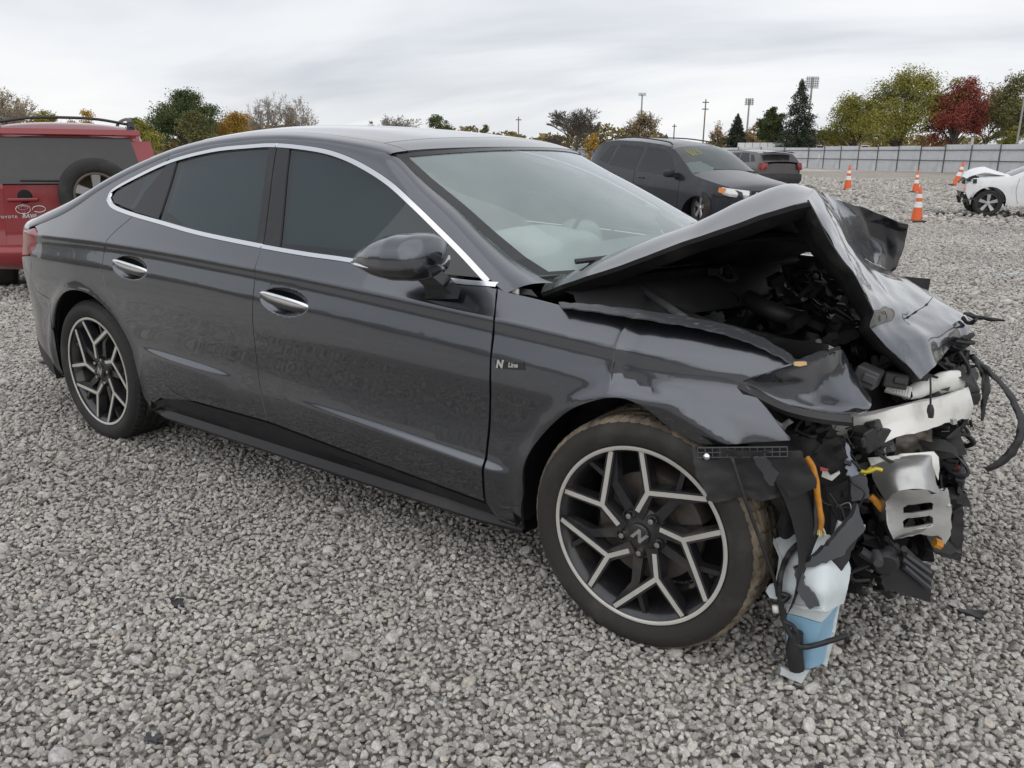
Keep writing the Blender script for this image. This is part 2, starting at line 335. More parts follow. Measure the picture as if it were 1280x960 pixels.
# ---------------------------------------------------------------- ground and gravel
def ramp(t, src, stops):
    r = t.nodes.new('ShaderNodeValToRGB'); els = r.color_ramp.elements
    els[0].position, els[0].color = stops[0][0], (*stops[0][1], 1); els[1].position, els[1].color = stops[-1][0], (*stops[-1][1], 1)
    for p, c in stops[1:-1]: e = els.new(p); e.color = (*c, 1)
    t.links.new(src, r.inputs[0]); return r.outputs[0]
def stone_mat():
    m = bpy.data.materials.new('limestone'); m.use_nodes = True; t = m.node_tree; b = t.nodes['Principled BSDF']; b.inputs['Roughness'].default_value = .88; b.inputs['Specular IOR Level'].default_value = .25
    oi = t.nodes.new('ShaderNodeObjectInfo')
    c = ramp(t, oi.outputs['Random'], [(0, (.29, .275, .255)), (.10, (.42, .40, .37)), (.35, (.52, .495, .458)), (.6, (.57, .545, .505)), (.80, (.64, .615, .575)), (.88, (.57, .515, .44)), (.94, (.70, .68, .65)), (1, (.46, .435, .41))])
    tcn = t.nodes.new('ShaderNodeTexCoord'); n = t.nodes.new('ShaderNodeTexNoise'); n.inputs['Scale'].default_value = 2.3; n.inputs['Detail'].default_value = 6; t.links.new(tcn.outputs['Object'], n.inputs['Vector'])
    mr = t.nodes.new('ShaderNodeMapRange'); mr.inputs[1].default_value = .3; mr.inputs[2].default_value = .7; mr.inputs[3].default_value = .70; mr.inputs[4].default_value = 1.18; t.links.new(n.outputs[0], mr.inputs[0])
    v = t.nodes.new('ShaderNodeVectorMath'); v.operation = 'SCALE'; t.links.new(c, v.inputs[0]); t.links.new(mr.outputs[0], v.inputs['Scale'])
    # broad damp / dusty patches over the lot
    ps = t.nodes.new('ShaderNodeNewGeometry'); n2 = t.nodes.new('ShaderNodeTexNoise'); n2.inputs['Scale'].default_value = .55; n2.inputs['Detail'].default_value = 3; t.links.new(ps.outputs['Position'], n2.inputs['Vector'])
    m2 = t.nodes.new('ShaderNodeMapRange'); m2.inputs[1].default_value = .3; m2.inputs[2].default_value = .7; m2.inputs[3].default_value = .82; m2.inputs[4].default_value = 1.1; t.links.new(n2.outputs[0], m2.inputs[0])
    v2 = t.nodes.new('ShaderNodeVectorMath'); v2.operation = 'SCALE'; t.links.new(v.outputs[0], v2.inputs[0]); t.links.new(m2.outputs[0], v2.inputs['Scale']); t.links.new(v2.outputs[0], b.inputs['Base Color'])
    bp = t.nodes.new('ShaderNodeBump'); bp.inputs['Strength'].default_value = .35; bp.inputs['Distance'].default_value = .08; n3 = t.nodes.new('ShaderNodeTexNoise'); n3.inputs['Scale'].default_value = 6; n3.inputs['Detail'].default_value = 5
    t.links.new(tcn.outputs['Object'], n3.inputs['Vector']); t.links.new(n3.outputs[0], bp.inputs['Height']); t.links.new(bp.outputs[0], b.inputs['Normal'])
    MATS['limestone'] = m; return m
stone_mat()
def ground_mat(name, cols, stone, far):
    m = bpy.data.materials.new(name); m.use_nodes = True; t = m.node_tree; b = t.nodes['Principled BSDF']; b.inputs['Roughness'].default_value = .92; b.inputs['Specular IOR Level'].default_value = .15
    g = t.nodes.new('ShaderNodeNewGeometry')
    vo = t.nodes.new('ShaderNodeTexVoronoi'); vo.inputs['Scale'].default_value = stone; t.links.new(g.outputs['Position'], vo.inputs['Vector'])
    sepc = t.nodes.new('ShaderNodeSeparateColor'); t.links.new(vo.outputs['Color'], sepc.inputs[0])
    c = ramp(t, sepc.outputs[0], cols)
    n2 = t.nodes.new('ShaderNodeTexNoise'); n2.inputs['Scale'].default_value = .35; n2.inputs['Detail'].default_value = 7; n2.inputs['Roughness'].default_value = .62; t.links.new(g.outputs['Position'], n2.inputs['Vector'])
    m2 = t.nodes.new('ShaderNodeMapRange'); m2.inputs[1].default_value = .3; m2.inputs[2].default_value = .7; m2.inputs[3].default_value = .78; m2.inputs[4].default_value = 1.18; t.links.new(n2.outputs[0], m2.inputs[0])
    v = t.nodes.new('ShaderNodeVectorMath'); v.operation = 'SCALE'; t.links.new(c, v.inputs[0]); t.links.new(m2.outputs[0], v.inputs['Scale']); t.links.new(v.outputs[0], b.inputs['Base Color'])
    bp = t.nodes.new('ShaderNodeBump'); bp.inputs['Strength'].default_value = .9; bp.inputs['Distance'].default_value = far; bp.invert = True; t.links.new(vo.outputs['Distance'], bp.inputs['Height']); t.links.new(bp.outputs[0], b.inputs['Normal'])
    MATS[name] = m
ground_mat('gravel_bed', [(0, (.30, .28, .255)), (.4, (.46, .435, .40)), (.8, (.57, .545, .505)), (1, (.66, .635, .595))], 26, .03)
ground_mat('tan_track', [(0, (.25, .225, .19)), (.5, (.36, .33, .285)), (1, (.46, .43, .38))], 14, .04)
ground_mat('grass_verge', [(0, (.07, .075, .03)), (.5, (.11, .11, .045)), (1, (.16, .14, .07))], 5, .1)
gx = np.concatenate([[-1500, -400], np.linspace(-120, 120, 25), [400, 1500]])
G = np.array([[[x, y, -.024] for y in gx] for x in gx])
tag(MB().grid(G).build('ground', 'gravel_bed'), 'wide grey crushed-stone lot surface reaching to the fence', kind='structure')
def strip(px_pts, name, m, z):
    P = [atZ(a, b, 0) for a, b in px_pts]; return P
# a browner, driven-over strip across the lot before the fence
A = np.array([atZ(880, 237, 0), atZ(1600, 232, 0)]); B = np.array([atZ(880, 213.5, 0), atZ(1600, 215, 0)])
cs = np.linspace(-.3, 1.0, 60); rows = []
for k, t_ in enumerate(np.linspace(0, 1, 5)):
    row = []
    for s_ in cs:
        q = (A[0]+(A[1]-A[0])*s_)*(1-t_)+(B[0]+(B[1]-B[0])*s_)*t_; q = q.copy(); q[1] += (2.5*mnoise.noise(Vector((s_*14, t_*3, 0))) if k in (0, 4) else 0); q[2] = -.012; row.append(q)
    rows.append(row)
tag(MB().grid(rows).build('dirt_track', 'tan_track'), 'brownish driven-over dirt track between lot and fence', kind='structure')
# --- loose crushed stone: single stones, instanced on points
stones = bpy.data.collections.new('stone_sources')
for k in range(14):
    bm = bmesh.new(); bmesh.ops.create_icosphere(bm, subdivisions=3, radius=1); r = np.random.default_rng(k+3)
    planes = [(lambda d: d/np.linalg.norm(d))(r.normal(size=3)) for _ in range(9)]; offs = r.uniform(.52, .86, 9); ax = np.array([1.15, r.uniform(.75, 1.0), r.uniform(.5, .75)])
    for v in bm.verts:
        q = np.array(v.co)
        for n_, o_ in zip(planes, offs):
            d = q@n_-o_
            if d > 0: q = q-n_*d*.92
        q *= 1+.05*mnoise.noise(Vector(q*2.5)+Vector((k, 0, 0))); v.co = q*ax
    me = bpy.data.meshes.new('stone'); bm.to_mesh(me); bm.free(); me.polygons.foreach_set('use_smooth', [True]*len(me.polygons)); me.set_sharp_from_angle(angle=R(28)); me.materials.append(MATS['limestone'])
    stones.objects.link(bpy.data.objects.new('stone', me))
pts = []; scl = []
HALF = R(44)
def ring(d0, d1, sp, s_lo, s_hi, big=.04, half=HALF, jit=.42, sink=0):
    n = int(2*d1/sp)+2; ii = (np.arange(n)-n/2)*sp; x, y = np.meshgrid(ii, ii); x = x.ravel()+RNG.uniform(-jit, jit, n*n)*sp; y = y.ravel()+RNG.uniform(-jit, jit, n*n)*sp
    d = np.hypot(x, y); a = np.arctan2(x, y)-YAW; a = (a+np.pi) % (2*np.pi)-np.pi
    k = (d >= d0) & (d < d1) & (np.abs(a) < half); x, y = x[k], y[k]; m_ = len(x)
    s = RNG.uniform(0, 1, m_)**1.6*(s_hi-s_lo)+s_lo; b_ = RNG.uniform(0, 1, m_) < big; s[b_] *= RNG.uniform(1.35, 2.2, b_.sum())
    z = RNG.uniform(-.6, .8, m_)*s*.9
    pts.append(np.stack([x+CAM_POS[0], y+CAM_POS[1], z-.002-sink], 1)); scl.append(s)
ring(.7, 3.6, .0185, .0070, .0130, .02, R(47)); ring(.7, 3.6, .0165, .0075, .0125, 0, R(47), .5, .016); ring(.7, 3.6, .075, .011, .018, .05, R(47))
ring(3.6, 8.0, .0220, .0088, .0155, .02); ring(3.6, 8.0, .0210, .0095, .0150, 0, HALF, .5, .018); ring(3.6, 8.0, .10, .014, .022, .05)
ring(8.0, 19, .036, .014, .026, .03)
ring(19, 55, .17, .03, .065, .02)
P = np.concatenate(pts); S = np.concatenate(scl)
me = bpy.data.meshes.new('gravel'); me.vertices.add(len(P)); me.vertices.foreach_set('co', P.ravel().astype(np.float32))
at = me.attributes.new('size', 'FLOAT', 'POINT'); at.data.foreach_set('value', S.astype(np.float32))
at = me.attributes.new('turn', 'FLOAT_VECTOR', 'POINT')
T = np.stack([RNG.normal(0, .45, len(P)), RNG.normal(0, .45, len(P)), RNG.uniform(0, 6.28, len(P))], 1); at.data.foreach_set('vector', T.ravel().astype(np.float32))
at = me.attributes.new('pick', 'INT', 'POINT'); at.data.foreach_set('value', RNG.integers(0, 14, len(P)).astype(np.int32))
gravel = bpy.data.objects.new('gravel', me); COL.objects.link(gravel); tag(gravel, 'loose grey limestone gravel covering the lot', 'gravel', kind='stuff')
ng = bpy.data.node_groups.new('scatter', 'GeometryNodeTree'); ng.interface.new_socket('Geometry', in_out='INPUT', socket_type='NodeSocketGeometry'); ng.interface.new_socket('Geometry', in_out='OUTPUT', socket_type='NodeSocketGeometry')
gi = ng.nodes.new('NodeGroupInput'); go = ng.nodes.new('NodeGroupOutput'); ip = ng.nodes.new('GeometryNodeInstanceOnPoints'); ci = ng.nodes.new('GeometryNodeCollectionInfo')
ci.inputs['Collection'].default_value = stones; ci.inputs['Separate Children'].default_value = True; ip.inputs['Pick Instance'].default_value = True
def named(n_, ty): a = ng.nodes.new('GeometryNodeInputNamedAttribute'); a.data_type = ty; a.inputs['Name'].default_value = n_; return a.outputs['Attribute']
ng.links.new(gi.outputs[0], ip.inputs['Points']); ng.links.new(ci.outputs[0], ip.inputs['Instance']); ng.links.new(named('pick', 'INT'), ip.inputs['Instance Index']); ng.links.new(named('turn', 'FLOAT_VECTOR'), ip.inputs['Rotation']); ng.links.new(named('size', 'FLOAT'), ip.inputs['Scale']); ng.links.new(ip.outputs[0], go.inputs[0])
md = gravel.modifiers.new('scatter', 'NODES'); md.node_group = ng
# ---------------------------------------------------------------- materials of the vehicles
mat('sedan_paint', (.108, .115, .130), .24, .94, coat=1, coatr=.02, var=.02, vscale=3, dirt=((.20, .19, .18), .62, .05), dscale=7)
mat('gloss_black', (.012, .012, .013), .12, coat=.6)
mat('piano_trim', (.012, .012, .014), .4, coat=.15, spec=.3, dirt=((.12, .11, .10), .56, .25))
mat('black_plastic', (.022, .022, .024), .5, bump=.1, bscale=300, dirt=((.11, .105, .10), .52, .35))
mat('grey_plastic', (.06, .062, .068), .55, bump=.1, bscale=250, dirt=((.16, .15, .14), .5, .3))
mat('under_black', (.008, .008, .009), .8)
mat('rubber', (.018, .018, .018), .72, bump=.15, bscale=90, dirt=((.10, .09, .075), .52, .35), dscale=9)
mat('muddy_rubber', (.085, .070, .052), .95, bump=.5, bscale=60, dirt=((.28, .225, .16), .42, .85), dscale=14); mat('dusty_rubber', (.026, .024, .022), .8, bump=.2, bscale=80, dirt=((.12, .105, .085), .52, .40), dscale=7)
mat('chrome', (.80, .81, .83), .10, 1)
mat('satin_silver', (.62, .62, .61), .28, 1, dirt=((.25, .23, .20), .5, .35))
mat('machined', (.62, .60, .56), .4, .35, dirt=((.22, .20, .17), .5, .3), dscale=11)
mat('rim_dark', (.035, .036, .04), .3, .4, coat=.4, dirt=((.14, .12, .10), .5, .4), dscale=12)
mat('brake_iron', (.16, .14, .125), .5, .7, var=.3, vscale=20)
mat('white_plastic', (.74, .74, .70), .45, dirt=((.32, .30, .26), .5, .35), dscale=10)
mat('white_metal', (.78, .77, .73), .4, .25, dirt=((.25, .24, .22), .52, .5), dscale=12, bump=.15, bscale=30)
mat('tail_red', (.20, .008, .010), .2, coat=.35)
mat('airbag', (.55, .56, .53), .85, bump=.2, bscale=20)
mat('seat_grey', (.30, .31, .31), .8); mat('dash_grey', (.24, .25, .25), .7)
mat('orange_wire', (.62, .25, .02), .45, dirt=((.20, .13, .06), .5, .6), dscale=30); mat('yellow_plug', (.70, .55, .03), .4)
mat('red_bit', (.42, .05, .05), .4); mat('aluminium', (.52, .52, .51), .42, .8, bump=.12, bscale=25, dirt=((.28, .27, .25), .50, .55), dscale=14)
mat('frit', (.015, .016, .017), .15)
glass('side_glass', (.42, .68, .76), .27); glass('shield_glass', (.84, .95, .92), .86, film=.34, filmcol=(.58, .68, .67)); glass('rear_glass', (.4, .45, .5), .3)
glass('vehicle_glass', (.55, .62, .65), .35)

# ---------------------------------------------------------------- wrecked sedan
sedan = empty('wrecked_sedan'); tag(sedan, 'dark grey sedan with smashed front end and buckled hood', 'car')
HANDLES = ((-2.397, .855), (-1.42, .818))
_Hs0 = Hs
def Hs(x, z):
    h = _Hs0(x, z); x = np.asarray(x, float); z = np.asarray(z, float)
    for hx, hz in HANDLES:
        r2 = ((x-hx)/.125)**2+((z-hz)/.047)**2; h = h-.026*np.clip(1-r2, 0, 1)**.7*1.0
    return h
def hrow(c0, n, f): return [(x, float(f(x))) for x in np.linspace(*c0, n)]
_zc = lambda x: np.interp(x, [-2.41, -2.17, -1.75, -1.46, -.96, -.43], [.515, .503, .487, .466, .443, .412])
EXTRA = [(x, float(_zc(x))+d) for x in np.arange(-2.42, -.40, .015) for d in (-.03, -.02, -.013, -.0075, -.0035, 0, .0035, .0075, .013)]
EXTRA += [(x, float(pch(_ZSX, _ZSV, x))-.897+z) for x in np.arange(-3.6, .3, .018) for z in (.845, .858, .868, .878, .89, .903, .912, .920, .93, .942)]
for hx, hz in HANDLES:
    EXTRA = [e for e in EXTRA if ((e[0]-hx)/.145)**2+((e[1]-hz)/.064)**2 > 1]
    EXTRA += [(hx+.125*q*math.cos(a), hz+.047*q*math.sin(a)) for q, na_ in ((1.14, 40), (1.05, 60), (1.0, 90), (.97, 80), (.92, 60), (.82, 44), (.66, 30), (.45, 20), (.2, 8)) for a in np.linspace(0, 6.283, na_+1)[:-1]]
EXTRA = np.array(EXTRA)
DU = [(-2.757, 1.113), (-2.754, 1.161), (-2.607, 1.228), (-2.416, 1.292), (-2.17, 1.337), (-1.941, 1.354), (-1.771, 1.359), (-1.55, 1.345), (-1.404, 1.324), (-1.255, 1.287), (-1.104, 1.236), (-.96, 1.169), (-.828, 1.101), (-.703, 1.035), (-.576, .967), (-.545, .950)]
DL = [(-.735, .948), (-1.126, .972), (-1.359, .978), (-1.602, .988), (-1.989, 1.01), (-2.278, 1.037), (-2.519, 1.060), (-2.681, 1.083)]
DUs = smooth_line(DU, 5); DLs = smooth_line([DU[-1]]+DL+[DU[0]], 5)
B_GAP = [(-1.609, .989), (-1.59, .919), (-1.59, .793), (-1.595, .745), (-1.609, .518), (-1.57, .34)]
FD = [(-.542, .945), (-.511, .872), (-.508, .815), (-.507, .676), (-.529, .467), (-.54, .285)]
RD = [(-2.493, 1.058), (-2.575, .971), (-2.607, .857), (-2.592, .759), (-2.53, .652), (-2.409, .501), (-2.293, .417), (-2.175, .354), (-2.047, .337)]
Bs, Fs, Rs = smooth_line(B_GAP), smooth_line(FD), smooth_line(RD)
def dl_between(x0, x1): k = [(a, b) for a, b in DLs if min(x0, x1) < a < max(x0, x1)]; return k
def circ(cx, cz, r, a0, a1, n=28): return [(cx+r*math.cos(a), cz+r*math.sin(a)) for a in np.linspace(R(a0), R(a1), n)]
EX = [-3.93, -3.8, -3.6, -3.4, -3.3, -3.11, -2.98, -2.89, -2.75, -2.6, -2.42, -2.17, -1.94, -1.77, -1.55, -1.4, -1.25, -1.148]
EZ = [.915, .93, .94, .953, .975, 1.028, 1.083, 1.138, 1.206, 1.262, 1.315, 1.355, 1.371, 1.375, 1.366, 1.353, 1.336, 1.322]
ZE = lambda x: float(pch(EX, EZ, x))
REARC = circ(-2.815, .335, .385, 195, -17, 30)                  # rear arch from behind the wheel over to its front
front_door = [*Fs, (-1.57, .34), *Bs[::-1][1:], *[p for p in dl_between(-1.6, -.55)][::-1]]
rear_door = [*Bs, *Rs[::-1], *dl_between(-2.49, -1.61)[::-1]]
quarter = [*Rs, *[(-2.30, .30), (-2.43, .235)], *REARC[::-1][1:], (-3.155, .64), (-3.288, .664), (-3.335, .718), (-3.288, .80), (-3.303, .841), (-3.235, .884), (-3.229, .951), (-3.30, .972),
           *[(x, ZE(x)) for x in np.linspace(-3.26, -2.43, 26)], *[tuple(p) for p in DUs if p[0] < -2.43][::-1], *[tuple(p) for p in DLs if p[0] < -2.5][::-1]]
bumper = [*REARC[:6], (-3.155, .64), (-3.288, .664), (-3.335, .718), (-3.288, .80), (-3.303, .835), (-3.6, .80), (-3.93, .76), (-3.93, .42), (-3.45, .40), (-3.22, .30)]
valance = [(-3.19, .245), (-3.22, .30), (-3.45, .40), (-3.93, .42), (-3.93, .24), (-3.4, .21)]
lamp = [(-3.235, .884), (-3.303, .841), (-3.6, .805), (-3.93, .765), (-3.93, .905), (-3.6, .935), (-3.4, .948), (-3.30, .966), (-3.235, .948)]
def order(p, lo): return p
GI = .004
for sd_ in (-1, 1):
    fd = panel('front_door', front_door, 'sedan_paint', sedan, side=sd_, extra=EXTRA)
    rd = panel('rear_door', rear_door, 'sedan_paint', sedan, side=sd_, extra=EXTRA)
    panel('quarter_panel', quarter, 'sedan_paint', sedan, side=sd_, extra=EXTRA, gap=.0015)
    rb = panel('rear_bumper', bumper, 'sedan_paint', sedan, side=sd_, step=.03)
    panel('valance', valance, 'black_plastic', rb, side=sd_, step=.03)
    panel('tail_lamp', lamp, 'tail_red', sedan, side=sd_, step=.03, off=-.002)
    # door handles: a chrome blade across the dished pocket
    for (hx, hz), dr in zip(HANDLES, (rd, fd)):
        G = []
        for t_ in np.linspace(-1, 1, 25):
            x = hx+.128*t_; h = float(_Hs0(x, hz))+.007-.012*abs(t_)**3; w_ = .0135*(1-abs(t_)**2.4)**.5+.0025; zc_ = hz+.008-.012*t_
            G.append([(x, sd_*(h+.006*math.cos(a)), zc_+w_*math.sin(a)) for a in np.linspace(0, 6.283, 13)[:-1]])
        MB().grid(G, closed_v=True).build('handle', 'chrome', dr, smooth=True)
        G2 = [[(x_, sd_*y_, z_-.016) for x_, y_, z_ in [(a[0], abs(a[1])-.005, a[2]) for a in r_]] for r_ in G]
        MB().grid(G2, closed_v=True).build('handle_underside', 'gloss_black', dr, smooth=True)
    # chrome surround: along the roof, along the belt (cut at the door gap)
    def band(poly_outer, width, name, parent, m='chrome', off=.004):
        P = np.array(poly_outer, float); T_ = np.gradient(P, axis=0); T_ /= np.linalg.norm(T_, axis=1)[:, None]; n_ = np.stack([-T_[:, 1], T_[:, 0]], 1); Q = P+n_*width
        return panel(name, [*P, *Q[::-1]], m, parent, side=sd_, off=off, step=.012, flange=.010, gap=0)
    cut = lambda L_, x: (x, float(np.interp(x, *(np.array(sorted(L_.tolist())).T))))
    DM = DUs[8:]; up_f = [cut(DM, -1.7735)]+[tuple(p) for p in DUs if -1.765 < p[0] < -.568]; up_r = [tuple(p) for p in DUs if p[0] < -1.785]+[cut(DM, -1.7775)]
    band(up_f[::-1], .0145, 'chrome_strip', fd); band(up_r[::-1], .0145, 'chrome_strip', rd)
    lo_f = [tuple(p) for p in DLs if p[0] > -1.60]+[cut(DLs, -1.6065)]; lo_r = [cut(DLs, -1.6105)]+[tuple(p) for p in DLs if p[0] < -1.62]
    band(lo_f[::-1], .0125, 'chrome_strip', fd); band(lo_r[::-1], .0135, 'chrome_strip', rd)
    # panes and pillars
    def up(x): return float(np.interp(x, DUs[:, 0][4:], DUs[:, 1][4:]))
    def lo(x): return float(np.interp(x, DLs[::-1, 0], DLs[::-1, 1]))
    def pane(x_bot, x_top, x_bot2, x_top2, name, parent, m, off=-.006, ins=.011, fl=.004):
        top = [(x, up(x)-ins) for x in np.linspace(x_top2, x_top, 24)]; bot = [(x, lo(x)+ins) for x in np.linspace(x_bot, x_bot2, 24)]
        return panel(name, bot+top, m, parent, side=sd_, off=off, step=.03, flange=fl, gap=0)
    pane(-.80, -.865, -1.523, -1.700, 'window_pane', fd, 'side_glass')
    panel('sail_pane', [(-.798, lo(-.798)+.016), (-.862, up(-.862)-.018), (-.70, up(-.70)-.022), (-.60, .968)], 'gloss_black', fd, side=sd_, off=-.004, step=.03, flange=.004, gap=0)
    pane(-1.517, -1.694, -1.603, -1.768, 'pillar_trim', fd, 'piano_trim', off=.001, fl=.012)
    pane(-1.609, -1.775, -1.65, -1.815, 'pillar_trim', rd, 'piano_trim', off=.001, fl=.012)
    pane(-1.655, -1.82, -2.30, -2.375, 'window_pane', rd, 'side_glass')
    panel('pillar_trim', [(-2.306, lo(-2.306)+.016), (-2.381, up(-2.381)-.017), (-2.435, up(-2.435)-.017), (-2.50, 1.155), (-2.512, lo(-2.512)+.017)], 'piano_trim', rd, side=sd_, off=.001, step=.03, gap=0)
    panel('quarter_pane', [(-2.52, lo(-2.52)+.018), (-2.506, 1.158), (-2.445, up(-2.445)-.018), (-2.60, 1.212), (-2.725, 1.156), (-2.735, 1.125), (-2.70, 1.105)], 'side_glass', sedan, side=sd_, off=-.004, step=.03, flange=.004, gap=0)
    # roof side rail running down as the windscreen pillar
    WE = [(-1.148, .62, 1.322), (-1.0, .636, 1.232), (-.849, .652, 1.15), (-.721, .668, 1.074), (-.599, .684, 1.009), (-.491, .70, .97), (-.43, .705, .955)]
    outer = [(x, z) for x, z in [(-2.44, up(-2.44)), (-2.3, up(-2.3)), (-2.17, up(-2.17)), (-1.94, up(-1.94)), (-1.771, up(-1.771)), (-1.55, up(-1.55)), (-1.404, up(-1.404)), (-1.255, 1.287), (-1.104, 1.236), (-.96, 1.169), (-.828, 1.101), (-.703, 1.035), (-.576, .967), (-.53, .946), (-.50, .935)]]
    inner = [(x, float(Hs(x, ZE(x))), ZE(x)) for x in (-2.44, -2.3, -2.17, -1.94, -1.771, -1.55, -1.404, -1.255)]+WE
    G = []
    for (ox, oz), q in zip(outer, inner):
        a = np.array([ox, float(Hs(ox, oz)), oz+.001]); b = np.array(q); row = []
        for t_ in np.linspace(0, 1, 9):
            p = a+(b-a)*t_; bul = .018*math.sin(math.pi*t_)*min(1, abs(b[1]-a[1])/.08+abs(b[0]-a[0])/.5); p = p+np.array([.2, .6, .7])*bul; row.append((p[0], sd_*p[1], p[2]))
        G.append(row)
    G = np.array(G); G = np.array([smooth_line(G[:, j], 5) for j in range(G.shape[1])]).transpose(1, 0, 2)
    MB().grid(G).build('roof_rail', 'sedan_paint', sedan, smooth=True)
    # inner shell behind the panel gaps, wheel housings
    shell = [(-.54, .24), (-.54, .93), *[(x, lo(x)-.02) for x in np.linspace(-.6, -2.6, 20)], (-2.8, 1.10), (-3.2, .99), (-3.6, .90), (-3.9, .88), (-3.9, .3), (-3.25, .28), *circ(-2.815, .335, .40, 190, -10, 24), (-2.35, .22)]
    panel('inner_panel', shell, 'under_black', sedan, side=sd_, off=-.03, step=.06, flange=.01, gap=0)
    for wx_, nm in ((-2.815, 'wheel_housing'), (-.012, 'wheel_housing')):
        G = [[(wx_+.43*math.cos(a), sd_*y, .335+.41*math.sin(a)) for a in np.linspace(R(-15), R(195), 30)] for y in (.895, .80, .60)]
        mb = MB().grid(G); G = [[(wx_+r*math.cos(a), sd_*.60, .335+.95*r*math.sin(a)) for a in np.linspace(R(-15), R(195), 30)] for r in (.43, .05)]; mb.grid(G); mb.build(nm, 'under_black', sedan, smooth=True)
    # side skirt with its fin
    G = []
    for x in np.linspace(-2.45, -.42, 40):
        zt = float(np.interp(x, [-2.45, -2.2, -2.05, -1.57, -.54, -.42], [.24, .335, .332, .334, .279, .26])); f_ = float(sst(-2.45, -2.3, x)*(1-sst(-.6, -.42, x)*.6))
        y0 = float(Hs(x, zt)); G.append([(x, sd_*y, z) for y, z in [(y0-.03, zt+.01), (y0-.004, zt-.004), (y0-.014, zt-.035), (y0-.03, .262), (.855+.012*f_, .235), (.858+.028*f_, .208), (.852+.028*f_, .196), (.82, .19), (.70, .18)]])
    G = np.array(G); MB().grid(G).build('side_skirt', 'piano_trim', sedan, auto=25)
# roof, rear window, boot lid: cross sections from edge to edge
CX = [-3.93, -3.85, -3.6, -3.4, -3.2, -2.9, -2.6, -2.3, -1.95, -1.8, -1.6, -1.4, -1.25, -1.148]
CZ = [1.02, 1.075, 1.085, 1.11, 1.17, 1.285, 1.372, 1.423, 1.445, 1.442, 1.429, 1.407, 1.385, 1.352]
def top_pt(x, a, off=0):
    y0 = float(Hs(x, ZE(x))); z0 = ZE(x); zc_ = float(pch(CX, CZ, x)); bow = .152*float(sst(-1.85, -1.148, x))
    c, s = math.cos(a), math.sin(a); y = y0*c; return (x+bow*(1-c*c), y, z0+(zc_-z0)*s-off*s)
def top_part(name, x0, x1, a0, m, n=16, na=30, off=0, parent=sedan, edge=True):
    G = [[top_pt(x, a, off) for a in np.linspace(a0, math.pi-a0, na)] for x in np.linspace(x0, x1, n)]; G = np.array(G)
    mb = MB().grid(G)
    if edge:                                                # edges turned down
        for line in (G[0], G[-1], G[:, 0], G[:, -1]): L2 = line.copy(); L2[:, 2] -= .012; mb.grid([line, L2])
    return mb.build(name, m, parent, auto=40)
A1 = R(25)
for sg in (0, 1):
    G = np.array([[top_pt(x, (math.pi-a) if sg else a) for a in np.linspace(0, A1-.008, 8)] for x in np.linspace(-2.62, -1.15, 40)]); MB().grid(G).build('roof_side', 'sedan_paint', sedan, smooth=True)
mat('roof_glass', (.02, .022, .025), .06, coat=1)
top_part('roof_header', -1.27, -1.152, A1, 'sedan_paint', n=6); top_part('roof_glass', -2.33, -1.275, A1, 'roof_glass', n=24); top_part('roof_tail', -2.6, -2.335, A1, 'sedan_paint', n=6)
top_part('rear_window', -3.36, -2.605, R(20), 'roof_glass', n=16)
for sg in (0, 1):
    G = np.array([[top_pt(x, (math.pi-a) if sg else a) for a in np.linspace(0, R(20)-.006, 8)] for x in np.linspace(-3.36, -2.6, 24)]); MB().grid(G).build('rear_pillar', 'sedan_paint', sedan, smooth=True)
top_part('boot_lid', -3.93, -3.365, 0, 'sedan_paint', n=16)
top_part('header_seal', -2.6, -1.1495, R(4), 'under_black', n=30, off=.012, edge=False)
# rear fascia closing the tail
def tail_y(z): return float(Hs(-3.93, z))
G = [[(-3.93-.05*(1-u*u)-(.02 if .45 < z < .7 else 0), u*tail_y(z), z) for u in np.linspace(-1, 1, 25)] for z in (.24, .42, .5, .62, .76)]; MB().grid(G).build('bumper_fascia', 'sedan_paint', sedan, smooth=True)
G = [[(-3.93-.05*(1-u*u), u*tail_y(z), z) for u in np.linspace(-1, 1, 25)] for z in (.765, .85, .912)]; MB().grid(G).build('tail_lamp_bar', 'tail_red', sedan, smooth=True)
G = [[(-3.93-.05*(1-u*u)-.02*t_, u*tail_y(.912), .914+t_*(.02+.09*(1-abs(u)**2.2))) for u in np.linspace(-1, 1, 25)] for t_ in (0, .5, 1)]; MB().grid(G).build('boot_lip', 'sedan_paint', sedan, smooth=True)
# underbody
G = [[(x, y, .19) for y in (-.72, 0, .72)] for x in (-3.8, -3.2, -2.4, -.5, .45)]; MB().grid(G).build('underbody', 'under_black', sedan)
# windscreen with its dark border
def ws_pt(u, v, off=0):
    xe = float(np.interp(v, np.linspace(0, 1, 6), [-.491, -.599, -.721, -.849, -1.0, -1.148])); ye = .70-.08*v; ze = float(np.interp(v, np.linspace(0, 1, 6), [.97, 1.009, 1.074, 1.15, 1.232, 1.322]))
    xc = -.15+(-.996+.15)*v; zc_ = .985+(1.349-.985)*v+.018*math.sin(math.pi*v); t_ = 1-abs(u)**2.2
    return np.array([xe+(xc-xe)*t_+.3*off, u*ye, ze+(zc_-ze)*t_+off])
uu, vv = np.linspace(-1, 1, 33), np.linspace(0, 1, 25)
G = np.array([[ws_pt(u, v) for u in uu] for v in vv]); wsh = MB().grid(G).build('windscreen', 'shield_glass', sedan, smooth=True)
ub, vb = np.linspace(-1, 1, 45), np.linspace(0, 1, 33); F_ = MB()
G = np.array([[ws_pt(u, v, .003) for u in ub] for v in vb]); F_.grid(G); keep = []
for f in F_.F:
    i, j = divmod(f[0], 45); u, v = ub[j]+.02, vb[i]+.015
    if abs(u) > .94 or v > .965 or v < .045: keep.append(f)
F_.F = keep; F_.build('windscreen_border', 'frit', wsh, smooth=True)
